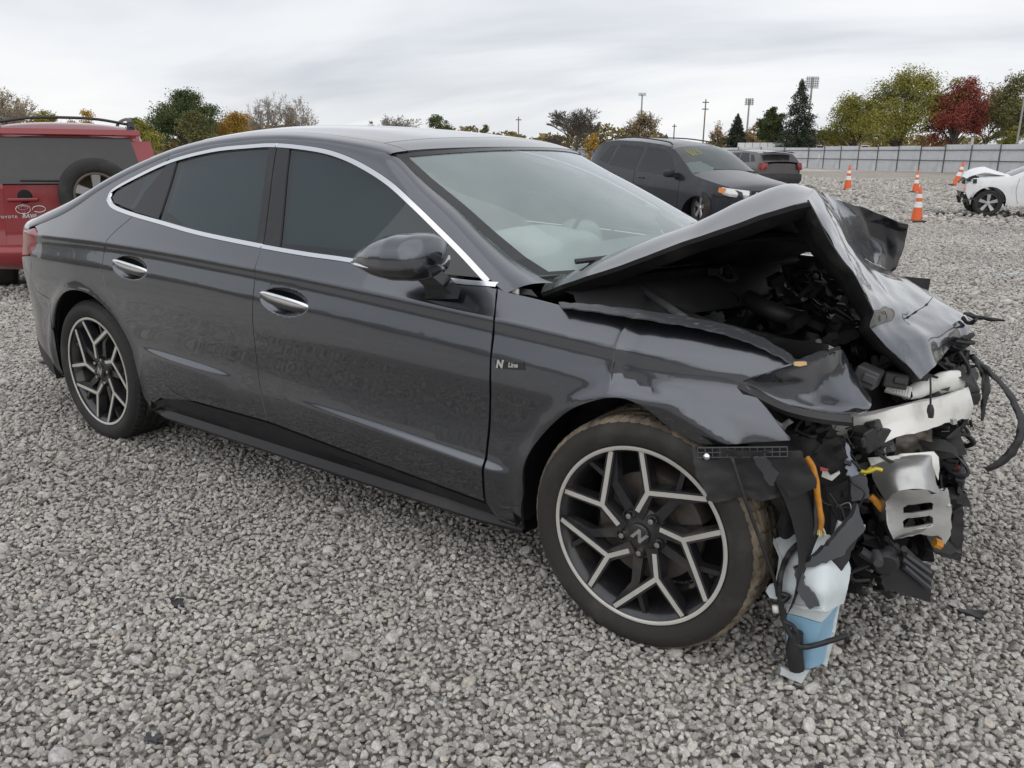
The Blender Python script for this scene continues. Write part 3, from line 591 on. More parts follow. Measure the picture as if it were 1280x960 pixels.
# wipers and cowl
cowl = [[ws_pt(u, 0)+np.array([.0, 0, -.012]) for u in np.linspace(-1, 1, 21)], [ws_pt(u, 0)+np.array([.13, 0, -.045]) for u in np.linspace(-1, 1, 21)], [ws_pt(u, 0)+np.array([.16, 0, -.12]) for u in np.linspace(-1, 1, 21)]]
MB().grid(cowl).build('cowl', 'black_plastic', sedan, smooth=True)
for u0, u1 in ((-.86, -.05), (.0, .8)):
    wl = [ws_pt(u, .035+.03*abs(math.sin(3*u)), .022) for u in np.linspace(u0, u1, 9)]; wb = MB().tube(wl, .009, 6).build('wiper', 'black_plastic', sedan, auto=40)
    MB().tube([wl[2]+np.array([0, 0, .012]), wl[4]+np.array([0, 0, .02]), wl[7]+np.array([.05, 0, -.01])], .008, 6).build('wiper_arm', 'black_plastic', wb, auto=40)
# cabin
ip_ = [[(-.58, -.64, .93), (-.24, 0, .955), (-.58, .64, .93)], [(-.68, -.67, .95), (-.5, 0, .985), (-.68, .67, .95)], [(-.80, -.68, .93), (-.78, 0, .96), (-.80, .68, .95)], [(-.86, -.68, .80), (-.84, 0, .80), (-.86, .68, .80)], [(-.80, -.68, .45), (-.78, 0, .45), (-.80, .68, .45)]]
sheet('dashboard', ip_, 'dash_grey', sedan, sub=5, thick=.02)
def pillow(name, c, d, m, parent, seed=0, amp=.02):
    V, F = [], []; bm = bmesh.new(); bmesh.ops.create_icosphere(bm, subdivisions=4, radius=1)
    for v in bm.verts:
        q = np.array(v.co); q = np.sign(q)*np.abs(q)**.7; v.co = q*np.array(d)/2+np.array(c)
    V = crumple([tuple(v.co) for v in bm.verts], amp, 6, seed); F = [[v.index for v in f.verts] for f in bm.faces]; bm.free(); return mk(name, V, F, m, parent)
pillow('passenger_airbag', (-.72, -.33, 1.0), (.34, .42, .16), 'airbag', sedan, 1)
for y in (-.37, .37):
    st = pillow('seat_back', (-1.62, y, .85), (.22, .50, .62), 'seat_grey', sedan, 2, .008); pillow('headrest', (-1.70, y, 1.2), (.12, .28, .18), 'seat_grey', st, 3, .004); pillow('seat_cushion', (-1.30, y, .50), (.55, .52, .20), 'seat_grey', st, 3, .008)
pillow('rear_bench', (-2.65, 0, .85), (.25, 1.3, .65), 'seat_grey', sedan, 5, .01)
sw = MB(); G = [[(-.93+.12*math.sin(a)*.35, .37+.185*math.cos(a)+.015*math.cos(b)*math.cos(a), .96+.185*math.sin(a)*.93+.015*math.sin(b)) for b in np.linspace(0, 6.283, 9)[:-1]] for a in np.linspace(0, 6.283, 33)[:-1]]
sw.grid(G, True, True); sw.build('steering_wheel', 'black_plastic', sedan, smooth=True); pillow('driver_airbag', (-.99, .37, .93), (.14, .26, .24), 'airbag', sedan, 6, .02)
for sd_ in (-1, 1):                                            # side curtain airbags hanging behind the panes
    C = [[(x, sd_*(float(Hs(x, z))-.05), z) for z in (1.0 if x > -2.3 else 1.08, 1.12 if x > -2.3 else 1.15, min(up(x)-.03, 1.33))] for x in (-.78, -.95, -1.15, -1.45, -1.75, -2.05, -2.35, -2.6)]
    C = np.array(C); C[0, 2, 2] = 1.07; C[0, 1, 2] = 1.04; C[1, 2, 2] = 1.14; C[1, 1, 2] = 1.07; sheet('curtain_airbag', C, 'airbag', sedan, sub=4, thick=.012, amp=.008, sc=7, seed=3)
# door mirror
def mirror(sd_):
    root = None; G = []
    for t_ in np.linspace(0, 1, 22):                       # along X, from rear (glass) to nose
        x = -.958+.315*t_; s = float(np.interp(t_, [0, .04, .15, .35, .62, .85, .94, .98, 1], [.30, .42, .62, .85, 1.0, .97, .84, .64, .30]))
        zc_ = 1.012+.022*t_; row = []
        for a in np.linspace(0, 6.283, 25)[:-1]:
            ry = .105*s; rz = (.080 if math.sin(a) > 0 else .060)*s*(.75+.25*min(1, t_*2.2))
            ca, sa = math.cos(a), math.sin(a); row.append((x, sd_*(.985+.01*t_+ry*np.sign(ca)*abs(ca)**.8), zc_+rz*np.sign(sa)*abs(sa)**.8))
        G.append(row)
    G = np.array(G); mb = MB().grid(G, closed_v=True); mb.F.append(tuple(range(24))); mb.F.append(tuple(range(24*21, 24*22)))
    o = mb.build('mirror_housing', 'sedan_paint', sedan, auto=50); o.data.materials.append(MATS['gloss_black'])
    for p in o.data.polygons:
        if p.center[2] < 1.0+.02*(p.center[0]+.96)/.35-.006 or p.index >= len(o.data.polygons)-2: p.material_index = 1
    sig = [(-.955+.125*t_, sd_*(.987+.105*float(np.interp(.02+.36*t_, [0, .04, .15, .35, .62], [.30, .42, .62, .85, 1.0]))), 1.006) for t_ in np.linspace(0, 1, 8)]
    MB().tube(sig, [.004, .006, .005, .002], 6).build('side_repeater', 'chrome', o, smooth=True)
    foot = [[(-.75, sd_*.99, .985), (-.66, sd_*.99, .985)], [(-.73, sd_*.95, .945), (-.64, sd_*.955, .95)], [(-.775, sd_*.895, .895), (-.645, sd_*.895, .91)]]
    sheet('mirror_foot', foot, 'gloss_black', o, sub=5, thick=.035, sharp=.3)
mirror(-1)                                                     # the far mirror is gone
# side badge
bq = np.array([-.436, -float(Hs(-.436, .745))-.003, .745]); hx_ = (float(Hs(-.43, .745))-float(Hs(-.442, .745)))/.012; bx_ = np.array([1, -hx_, .10]); bx_ /= np.linalg.norm(bx_); by_ = np.array([-.10, 0, 1.]); by_ -= bx_*(by_@bx_); by_ /= np.linalg.norm(by_); bz_ = np.cross(bx_, by_)
c_ = [bq+bx_*a+by_*b for a, b in ((-.052, .010), (-.046, -.013), (.054, -.013), (.050, .010))]
bd = plate('badge', c_, .004, 'gloss_black', sedan, step=.02, direction=bz_)
text('badge_letter', 'N', .031, 'chrome', bd, frame(bx_, by_, bz_, bq+bx_*-.034+bz_*.001), .0015, .3, bold=.0016); text('badge_lettering', 'Line', .020, 'chrome', bd, frame(bx_, by_, bz_, bq+bx_*.014+bz_*.001), .001, .25, bold=.0006)

# ---------------------------------------------------------------- wheels (axis along -Y, hub face at the origin)
def y_shape(J, ends, w0, w1):
    """outline of three arms meeting at J"""
    A = sorted([(math.atan2(e[1]-J[1], e[0]-J[0]), np.array(e, float), i) for i, e in enumerate(ends)], key=lambda a: a[0]); J = np.array(J, float); P = []; n = len(A)
    for k in range(n):
        a, e, i = A[k]; d = np.array([math.cos(a), math.sin(a)]); q = np.array([-d[1], d[0]]); w = w1[i]; P += [e-q*w, e+q*w]
        b = A[(k+1) % n][0]; d2 = np.array([math.cos(b), math.sin(b)]); q2 = np.array([-d2[1], d2[0]]); w_ = w0[i]; w2_ = w0[A[(k+1) % n][2]]
        M_ = np.array([[d[0], -d2[0]], [d[1], -d2[1]]]); rhs = -q*w_-q2*w2_
        try: s_ = np.linalg.solve(M_, rhs)[0]; P.append(J+q*w_+d*min(max(s_, -.02), .05))
        except Exception: P.append(J+q*w_)
    return np.array(P)
def wheel(parent, tread_mat, name='wheel', twist=0.0):
    RT, RR, WD = .337, .2535, .225
    n = 64; root = MB().lathe([(RR, .0), (RR+.004, .004), (RR-.004, .010), (RR-.016, .016), (RR-.026, .05), (RR-.034, .12), (RR-.03, .20)], (0, 0, 0), (0, 1, 0), n).build(name, 'rim_dark', parent, smooth=True)
    MB().lathe([(RR+.0035, -.0012), (RR-.0065, -.0012), (RR-.0075, .001), (RR+.004, .001)], (0, 0, 0), (0, 1, 0), 96).build('rim_lip', 'machined', root, smooth=True)
    prof = [(RR-.004, .012), (RR+.004, .004), (RR+.014, -.004), (RR+.033, -.013), (RR+.05, -.013), (RR+.066, -.004), (RT-.010, .008)]
    MB().lathe(prof+[(RT-.010, WD-.02), (RR+.05, WD+.013), (RR, WD-.01)], (0, 0, 0), (0, 1, 0), 96).build('tyre', 'dusty_rubber' if tread_mat == 'muddy_rubber' else 'rubber', root, smooth=True)
    NA, NW = 400, 30; G = []
    for j in range(NW+1):
        t_ = j/NW; y = -.002+t_*(WD+.002); edge = min(t_, 1-t_); row = []
        for k in range(NA):
            r = RT-.014*max(0, 1-edge/.12)**2*1.3
            if any(abs(t_-g) < .022 for g in (.24, .42, .58, .76)): r -= .006
            else:
                ph = (k+j*.35*(1 if t_ < .5 else -1)) % 6
                if ph < 1.1 and (edge < .24 or k % 12 < 6): r -= .006 if edge > .08 else .002
            a = 2*math.pi*k/NA; row.append((r*math.cos(a), y, r*math.sin(a)))
        G.append(row)
    MB().grid(G, closed_v=True).build('tread', tread_mat, root, auto=30)
    for k in range(5):
        b = R(18.5+72*k)+twist; pol = lambda r, d: (r*math.cos(b+R(d)), r*math.sin(b+R(d)))
        out_ = y_shape(pol(.130, -9), [pol(.2445, 0), pol(.2445, -50.5), pol(.066, 9)], (.0066, .0066, .0066), (.0066, .0066, .0066))
        dep = lambda p: .006+.018*(1-min(1, math.hypot(*p)/.24))
        body = y_shape(pol(.130, -9), [pol(.246, 0), pol(.246, -50.5), pol(.05, 12)], (.013, .013, .016), (.012, .012, .018))
        for nm, o_, m_, d0, d1 in (('spoke', body, 'rim_dark', .0015, .04), ('spoke_face', out_, 'machined', 0, .004)):
            V, T_, lp = tri2d(o_, .02); V3 = [(p[0], dep(p)+d0, p[1]) for p in V]; k_ = len(V3); V3 += [(p[0], dep(p)+d1, p[1]) for p in V]; F = [f[::-1] for f in T_]+[tuple(i+k_ for i in f) for f in T_]
            F += [(lp[0][i], lp[0][(i+1) % len(lp[0])], lp[0][(i+1) % len(lp[0])]+k_, lp[0][i]+k_) for i in range(len(lp[0]))]; mk(nm, V3, F, m_, root, auto=30)
        b += R(-43); body = y_shape(pol(.150, 4), [pol(.247, 14), pol(.247, -9), pol(.04, 0)], (.008, .008, .012), (.006, .006, .016))
        V, T_, lp = tri2d(body, .02); V3 = [(p[0], dep(p)+.012, p[1]) for p in V]; k_ = len(V3); V3 += [(p[0], dep(p)+.04, p[1]) for p in V]; F = [f[::-1] for f in T_]+[tuple(i+k_ for i in f) for f in T_]+[(lp[0][i], lp[0][(i+1) % len(lp[0])], lp[0][(i+1) % len(lp[0])]+k_, lp[0][i]+k_) for i in range(len(lp[0]))]
        mk('dark_spoke', V3, F, 'rim_dark', root, auto=30)
        a = R(18.5+72*k+37)+twist; MB().lathe([(0, .004), (.008, .005), (.0095, .012), (.0095, .03)], (.057*math.cos(a), .010, .057*math.sin(a)), (0, 1, 0), 8).build('wheel_nut', 'satin_silver', root, auto=30)
        MB().lathe([(.0165, .024), (.0165, .05), (.012, .05)], (.057*math.cos(a), 0, .057*math.sin(a)), (0, 1, 0), 14).build('nut_recess', 'under_black', root)
    MB().lathe([(0, .010), (.025, .011), (.031, .014), (.033, .022), (.048, .026), (.075, .034), (.080, .06), (.075, .09)], (0, 0, 0), (0, 1, 0), 40).build('hub', 'rim_dark', root, auto=40)
    cs_, sn_ = math.cos(R(-25)+twist), math.sin(R(-25)+twist); text('cap_emblem', 'N', .046, 'chrome', root, frame((cs_, 0, sn_), (-sn_, 0, cs_), (0, -1, 0), (0, .0095, 0)), .001, .3, bold=.0022)
    MB().lathe([(.06, .085), (.158, .085), (.160, .09), (.158, .11), (.06, .11)], (0, 0, 0), (0, 1, 0), 64).build('brake_disc', 'brake_iron', root, auto=40)
    mb = MB(); G = [[(r*math.cos(a), y, r*math.sin(a)) for a in np.linspace(R(20), R(95), 12)] for r, y in ((.10, .07), (.17, .062), (.18, .08), (.18, .13), (.10, .13))]; mb.grid(G).build('brake_caliper', 'brake_iron', root, auto=40)
    MB().lathe([(.21, .19), (.03, .185)], (0, 0, 0), (0, 1, 0), 32).build('wheel_backing', 'under_black', root)
    return root
w1 = wheel(sedan, 'muddy_rubber', twist=0); w1.location = (-.012, -.912, .325); w1.rotation_euler = (0, 0, .013)
w2 = wheel(sedan, 'rubber', twist=R(20)); w2.location = (-2.84, -.886, .327)
for w_, loc in ((w1, (-.012, .90, .325)), (w2, (-2.84, .888, .327))):
    c = copy_tree(w_, sedan); c.location = loc; c.rotation_euler = (0, 0, math.pi)
# ---------------------------------------------------------------- smashed front of the sedan
def PP(*q): return [atY(a, b, y) for a, b, y in q]
mat('torn_edge', (.085, .088, .095), .4, .5, bump=.3, bscale=50, dirt=((.24, .235, .22), .56, .6), dscale=60)
mat('bay_black', (.014, .014, .015), .55, dirt=((.07, .065, .06), .52, .5), dscale=9, bump=.2, bscale=40)
mat('scuffed_paint', (.105, .112, .127), .27, .9, coat=1, coatr=.06, bump=.25, bscale=9, dirt=((.30, .30, .31), .63, .75), dscale=16)
mat('reservoir', (.66, .72, .74), .35, var=.05, dirt=((.45, .45, .42), .52, .4), dscale=12); MATS['reservoir'].node_tree.nodes['Principled BSDF'].inputs['Subsurface Weight'].default_value = .0
mat('washer_fluid', (.30, .53, .72), .35, var=.12, coat=.2)
def Hf(x, z):
    x = np.asarray(x, float); z = np.asarray(z, float); h = _Hs0(x, z)
    # standing crease above the arch, dents left by the crash
    xc = -.118+.02*np.sin((z-.7)*9); k = sst(.70, .80, z)
    d = x-xc; h = h+k*(.010*np.exp(-np.abs(d)/.009)-.0045*np.exp(-((d-.03)/.025)**2))
    h = h-.009*np.exp(-np.abs(z-.752+.25*(x+.02))/.014)*np.exp(-((x+.02)/.07)**2) + .007*np.exp(-(((x-.07)/.05)**2+((z-.735)/.02)**2))
    h = h-.022*sst(.05, .36, x)*sst(.62, .78, z)*(1-sst(.84, .92, z)) + .003*np.sin(x*13+z*9)*sst(-.1, .2, x)
    h = h-.030*sst(.86, .94, z)*sst(-.35, .1, x)
    return h
fender = [(-.536, .945), (-.505, .872), (-.502, .815), (-.501, .676), (-.523, .467), (-.534, .285), (-.50, .215), *[tuple(p) for p in smooth_line([(-.428, .19), (-.388, .341), (-.381, .448), (-.333, .538), (-.24, .638), (-.147, .693), (-.07, .714), (.0, .700), (.075, .655), (.15, .630)])], (.26, .652), (.363, .677), (.297, .74), (.233, .799), (.276, .821), (.345, .854), (.276, .879), (.205, .892), (.162, .902), (.07, .903), (.04, .911), (-.082, .915), (-.137, .918), (-.307, .919), (-.393, .928), (-.481, .936)]
EXF = [(x, z) for x in np.arange(-.25, .05, .008) for z in np.arange(.69, .92, .011)]
fen = panel('front_fender', fender, 'sedan_paint', sedan, H=Hf, step=.018, extra=np.array(EXF+[e for e in EXTRA.tolist() if e[0] < -.26]), gap=.001)
fen['label'] = 'creased right front fender torn open above the wheel'
fenl = panel('front_fender', [(-.536, .945), (-.505, .872), (-.502, .676), (-.534, .285), (-.428, .19), *circ(-.012, .335, .385, 195, 5, 24), (.40, .40), (.36, .70), (.22, .86), (-.1, .92), (-.4, .93)], 'sedan_paint', sedan, side=1, step=.03)
# fender corner folded over the lamp opening, with a bare torn edge
corner = [PP((926, 479, -.873), (948, 471, -.868), (970, 463, -.862), (995, 455, -.855)), PP((935, 483, -.868), (965, 478, -.848), (995, 470, -.825), (1016, 451, -.79)),
          PP((952, 490, -.855), (985, 490, -.825), (1018, 480, -.775), (1036, 443, -.72)), PP((978, 503, -.835), (1012, 505, -.79), (1046, 495, -.72), (1054, 437, -.64)), PP((1022, 514, -.79), (1050, 514, -.73), (1078, 503, -.64), (1066, 462, -.60)), PP((1062, 518, -.74), (1076, 517, -.69), (1087, 510, -.62), (1089, 499, -.58))]
sheet('fender_corner', corner, 'scuffed_paint', fen, sub=6, thick=.004, amp=.004, sc=16, sharp=.4, under='under_black')
lip = [PP((924, 477, -.876), (933, 489, -.858)), PP((950, 489, -.858), (955, 497, -.842)), PP((984, 505, -.83), (986, 511, -.815)), PP((1024, 515, -.79), (1026, 521, -.775)), PP((1064, 519, -.74), (1064, 524, -.72))]
sheet('lamp_rim', lip, 'black_plastic', fen, sub=5, thick=.02)
ledge = [PP((702, 384, -.885), (698, 378, -.84)), PP((740, 388, -.88), (736, 380, -.83)), PP((790, 396, -.878), (786, 385, -.82)), PP((850, 405, -.87), (857, 396, -.80)), PP((906, 417, -.868), (910, 406, -.79)), PP((945, 431, -.862), (948, 420, -.79)), PP((974, 445, -.858), (980, 437, -.79)), PP((994, 455, -.852), (997, 449, -.80)), PP((1020, 449, -.79), (1018, 442, -.74)), PP((1053, 437, -.64), (1050, 432, -.61))]
sheet('fender_flange', ledge, 'torn_edge', fen, sub=5, thick=.004, amp=.004, sc=40)
plate('torn_clip', PP((993, 452, -.857), (1008, 452, -.84), (1009, 456, -.84), (1000, 458, -.855), (993, 457, -.86)), .004, mat('filler_tan', (.55, .36, .16), .6), fen, step=.01)
plate('gap_bracket', PP((627, 357, -.80), (664, 362, -.79), (672, 371, -.79), (640, 367, -.81), (625, 364, -.82)), .01, 'black_plastic', fen)
plate('bracket_clip', PP((641, 359, -.815), (649, 361, -.813), (649, 368, -.815), (641, 366, -.817)), .006, 'white_metal', fen, step=.02)
# hood: rear half rising to a fold, front half hanging down from it, far corner torn into a flap
rear_h = [[*PP((676, 366, -.72), (684, 353, -.64), (712, 345, -.52)), (-.20, 0, .975), (-.25, .4, .975), (-.46, .70, .945)],
          [*PP((723, 349, -.715), (740, 330, -.62), (770, 318, -.45)), (-.08, 0, .985), (-.12, .4, .975), (-.32, .70, .95)],
          [*PP((786, 328, -.71), (796, 306, -.60), (825, 300, -.42)), (-.02, 0, 1.03), (-.03, .4, 1.00), (-.18, .70, .96)],
          [*PP((848, 305, -.705), (861, 282, -.585), (885, 275, -.40)), (.03, 0, 1.09), (.03, .4, 1.04), (-.06, .70, .98)],
          [*PP((900, 287, -.70), (911, 258, -.56), (930, 255, -.38)), (.07, 0, 1.14), (.06, .4, 1.08), (.0, .70, 1.0)],
          [*PP((950, 269, -.69), (960, 238, -.53), (972, 236, -.35)), (.09, 0, 1.20), (.07, .4, 1.13), (.03, .70, 1.02)],
          PP((990, 257, -.685), (988, 231, -.50), (1000, 231, -.32), (1012, 231, -.1), (1026, 240, .15), (1034, 258, .45)),
          PP((1011, 252, -.68), (1017, 236, -.52), (1024, 242, -.34), (1034, 252, -.12), (1043, 262, .1), (1050, 275, .35))]
front_h = [PP((1011, 252, -.68), (1017, 236, -.52), (1024, 242, -.34), (1034, 252, -.12), (1043, 262, .1), (1050, 275, .35)),
           PP((1022, 271, -.67), (1036, 268, -.56), (1046, 272, -.4), (1055, 282, -.18), (1061, 293, .05), (1066, 304, .3)),
           PP((1042, 304, -.65), (1055, 303, -.53), (1061, 306, -.38), (1067, 313, -.15), (1073, 320, .1), (1078, 326, .32)),
           PP((1062, 335, -.625), (1072, 332, -.5), (1080, 331, -.35), (1088, 331, -.1), (1097, 333, .12), (1106, 337, .34)),
           PP((1081, 368, -.60), (1090, 362, -.48), (1103, 355, -.3), (1118, 350, -.07), (1134, 349, .12), (1140, 352, .32)),
           PP((1094, 391, -.575), (1108, 383, -.46), (1124, 378, -.3), (1142, 372, -.1), (1158, 367, .08), (1167, 368, .25)),
           PP((1088, 408, -.565), (1112, 404, -.45), (1138, 399, -.3), (1163, 392, -.12), (1186, 386, .05), (1203, 390, .15)),
           PP((1112, 437, -.52), (1135, 428, -.44), (1158, 421, -.33), (1180, 413, -.18), (1199, 406, -.05), (1213, 409, .03)),
           PP((1151, 473, -.46), (1162, 464, -.40), (1173, 452, -.31), (1184, 441, -.21), (1194, 431, -.12), (1203, 424, -.05))]
hood, GR, NR = sheet('hood', rear_h, 'sedan_paint', sedan, sub=6, thick=.003, amp=.003, sc=6, sharp=.35, under='bay_black')
hood['label'] = 'hood buckled upwards into a sharp peak'
o, GF, NF = sheet('hood_front', front_h, 'scuffed_paint', hood, sub=6, thick=.003, amp=.006, sc=9, sharp=.62, seed=4, under='bay_black')
flap = [PP((1026, 240, .10), (1042, 249, .2), (1072, 257, .34), (1100, 268, .44), (1122, 276, .50), (1136, 280, .54)), PP((1038, 256, .13), (1056, 266, .25), (1080, 276, .42), (1104, 284, .50), (1121, 290, .55), (1134, 293, .58)),
        PP((1052, 277, .16), (1066, 287, .29), (1086, 296, .48), (1106, 304, .55), (1121, 308, .58), (1131, 306, .61)), PP((1062, 300, .18), (1074, 306, .32), (1092, 314, .47), (1108, 321, .58), (1118, 326, .61), (1126, 322, .63)), PP((1073, 321, .2), (1084, 324, .34), (1095, 328, .48), (1106, 335, .58), (1114, 341, .62), (1120, 338, .64))]
sheet('hood_flap', flap, 'scuffed_paint', hood, sub=7, thick=.003, amp=.005, sc=10, sharp=.8, seed=2, under='bay_black')
# inner hood frame: turned-down near edge and the ribbed liner below the skin
e_ = GR[:, 0]; inn = [e_, e_+np.array([.003, .004, -.012]), e_+np.array([.01, .05, -.035]), e_+np.array([.02, .14, -.03])]
MB().grid(np.array(inn)).build('hood_edge_fold', 'bay_black', hood, auto=40)
IN = GR[2:-3, 4:]-np.array([0, 0, .03]); MB().grid(IN).build('hood_liner', 'bay_black', hood, smooth=True)
f_ = GF[:, 0]; n_ = len(f_); tt = np.linspace(0, 1, n_)[:, None]
inn = [f_+np.array([0, 0, 0]), f_+np.array([-.014, .01, -.012]), f_+np.array([-.05, .07, -.03])+tt*np.array([.02, 0, 0]), f_+np.array([-.10, .16, -.05])+tt*np.array([.06, .0, 0]), f_+np.array([-.09, .27, -.02])+tt*np.array([.06, .0, 0])]
MB().grid(crumple(np.array(inn).reshape(-1, 3), .006, 14).reshape(5, n_, 3)).build('hood_front_fold', 'bay_black', hood, auto=40)
for a, b in ((.18, .0), (.45, .06)):                        # cross ribs of the inner frame
    k = int(a*len(GR)); MB().tube([GR[k, 4]-np.array([0, 0, .05]), GR[k+3, 16]-np.array([0, 0, .06]), GR[k+4, 26]-np.array([0, 0, .05])], .028, 6, flat=.5).build('hood_rib', 'bay_black', hood, auto=40)
plate('hood_crack', PP((1124, 401, -.30), (1138, 393, -.28), (1152, 384, -.2), (1160, 375, -.12), (1161, 377, -.12), (1154, 386, -.2), (1140, 396, -.28), (1128, 404, -.30)), .002, 'under_black', hood, step=.02).location = (.012, -.012, .012)
MB().tube(PP((777, 344, -.45), (815, 370, -.55), (856, 399, -.70)), [.008, .011, .014], 8).build('hood_prop', 'grey_plastic', sedan, smooth=True)
# engine bay shell
G = [[(-.50, y, z) for y in np.linspace(-.80, .80, 9)] for z in (.2, .6, .92)]; MB().grid(G).build('firewall', 'bay_black', sedan)
for s_ in (-1, 1):
    G = [[(x, s_*(.60+.10*t_), .55+.33*t_) for t_ in (0, .5, 1)] for x in np.linspace(-.5, .38, 8)]; MB().grid(G).build('inner_wing', 'bay_black', sedan, smooth=True)
    MB().lathe([(.0, .0), (.03, .005), (.035, -.01), (.07, -.012), (.085, -.04), (.13, -.22)], (-.12, s_*.58, .80), (0, 0, 1), 24).build('strut_tower', 'bay_black', sedan, auto=40)
sheet('engine_cover', [[(-.25, -.30, .72), (-.25, .1, .76), (-.25, .40, .72)], [(.0, -.32, .76), (.0, .1, .80), (.0, .42, .75)], [(.25, -.30, .72), (.25, .1, .74), (.22, .40, .72)], [(.30, -.30, .40), (.32, .1, .40), (.30, .40, .40)]], 'bay_black', sedan, sub=6, thick=.03, amp=.012, sc=9)
MB().box((-.33, .45, .70), (.22, .28, .26)).box((-.33, .45, .84), (.20, .26, .02)).build('battery_box', 'black_plastic', sedan)
MB().tube([(-.4, -.5, .80), (-.2, -.45, .86), (.0, -.5, .84), (.2, -.35, .78), (.32, -.2, .7)], .022, 8).build('coolant_hose', 'black_plastic', sedan, smooth=True)
MB().tube([(-.35, .0, .86), (-.1, -.1, .88), (.1, -.25, .86), (.25, -.1, .80)], .03, 10).build('intake_hose', 'black_plastic', sedan, smooth=True)
# lining of the arch, hanging in strips over the tyre
sheet('arch_liner', [PP((862, 560, -.945), (868, 580, -.945), (876, 603, -.942), (886, 628, -.94)), PP((893, 560, -.94), (898, 580, -.935), (903, 602, -.93), (908, 625, -.93)), PP((918, 562, -.935), (922, 580, -.925), (928, 600, -.915), (934, 623, -.915)), PP((940, 563, -.93), (945, 582, -.92), (952, 602, -.90), (962, 624, -.89)), PP((962, 562, -.92), (968, 585, -.90), (976, 606, -.88), (983, 625, -.86)), PP((985, 560, -.90), (992, 577, -.875), (1001, 592, -.85), (1010, 612, -.83)), PP((1002, 565, -.87), (1008, 580, -.85), (1014, 592, -.83), (1020, 606, -.81))], 'black_plastic', sedan, sub=5, thick=.004, amp=.009, sc=22, sharp=.5)
sheet('liner_strip', [PP((962, 622, -.80), (975, 640, -.79), (972, 660, -.78), (975, 685, -.76)), PP((985, 620, -.79), (988, 645, -.78), (985, 665, -.77), (988, 690, -.75)), PP((1000, 615, -.74), (1006, 650, -.72), (1004, 668, -.71), (996, 684, -.70))], 'black_plastic', sedan, sub=5, thick=.004, amp=.006, sc=20)
sheet('liner_rear', [PP((984, 622, -.70), (985, 690, -.68)), PP((1010, 610, -.66), (1015, 670, -.64)), PP((1040, 600, -.60), (1050, 665, -.58)), PP((1065, 590, -.55), (1075, 650, -.52))], 'bay_black', sedan, sub=6, thick=.004, amp=.01, sc=14, sharp=.3)
# exposed clip grid under the fender edge
ga, gb = (872, 560), (984, 559); cl = MB()
for k in range(13):
    t_ = k/12; x = 872+112*t_; yy = -.951+.035*t_; a, b = atY(x, 560-1.0*t_, yy), atY(x, 573-1.5*t_, yy); cl.tube([a, b], .0016, 4, smooth=False)
for dy in (0, 6, 12): cl.tube([atY(872+112*t_, 560+dy-1.2*t_, -.951+.035*t_) for t_ in np.linspace(0, 1, 6)], .0016, 4, smooth=False)
cl.build('clip_grid', 'grey_plastic', fen)
plate('grid_backing', PP((870, 559, -.948), (985, 558, -.912), (984, 573, -.912), (872, 575, -.948)), .004, 'under_black', fen)
MB().lathe([(0, .006), (.006, .005), (.009, 0)], atY(883, 571, -.955), (0, -1, 0), 12).build('liner_bolt', 'chrome', fen, smooth=True)
plate('liner_tab', PP((940, 573, -.94), (958, 573, -.93), (972, 592, -.905), (966, 608, -.90), (960, 607, -.905), (951, 588, -.92)), .006, 'grey_plastic', sedan, rag=.0018, step=.02)
# wheelhouse bar in front of the tyre, crossmembers, lower frame
MB().tube(PP((915, 572, -.955), (930, 620, -.95), (952, 680, -.92), (968, 725, -.88), (972, 745, -.86)), .0045, 6).build('brake_cable', 'black_plastic', sedan, smooth=True)
beam = [PP((1040, 520, -.50), (1048, 540, -.50), (1060, 556, -.50)), PP((1087, 514, -.50), (1092, 533, -.50), (1104, 551, -.50)), PP((1120, 507, -.44), (1126, 524, -.44), (1132, 541, -.44)), PP((1150, 500, -.36), (1154, 516, -.36), (1157, 531, -.36)), PP((1175, 495, -.27), (1178, 509, -.28), (1180, 522, -.27)), PP((1192, 492, -.18), (1196, 505, -.2), (1194, 517, -.18))]
sheet('bumper_beam', beam, 'white_metal', sedan, sub=6, thick=.045, amp=.002, sc=15, sharp=.7)
ab = []
for t_ in np.linspace(0, 1, 9):
    c = atY(1132+66*t_, 494-16*t_-6*math.sin(math.pi*t_), -.38+.22*t_); ab.append([c+np.array([0, -.02, 0])*math.cos(a)+np.array([0, 0, 1])*(.018+.022*t_)*math.sin(a)+np.array([.02, 0, 0])*math.cos(a) for a in np.linspace(0, 6.283, 11)[:-1]])
ab = crumple(np.array(ab).reshape(-1, 3), .008, 18).reshape(9, 10, 3); MB().grid(ab, closed_v=True).build('energy_absorber', 'white_plastic', sedan, auto=50)
rb_ = MB()
for k in range(9): rb_.tube(PP((1112+3.2*k, 478+.8*k, -.40), (1108+3.4*k, 490+.9*k, -.42)), .006, 5, smooth=False)
rb_.build('ribbed_insert', 'white_plastic', sedan)
sheet('condenser', [PP((1118, 545, -.36), (1150, 538, -.32), (1165, 532, -.3)), PP((1120, 560, -.36), (1150, 556, -.32), (1166, 552, -.3)), PP((1122, 580, -.36), (1152, 575, -.32), (1168, 572, -.3))], 'brake_iron', sedan, sub=8, thick=.02, amp=.006, sc=40)
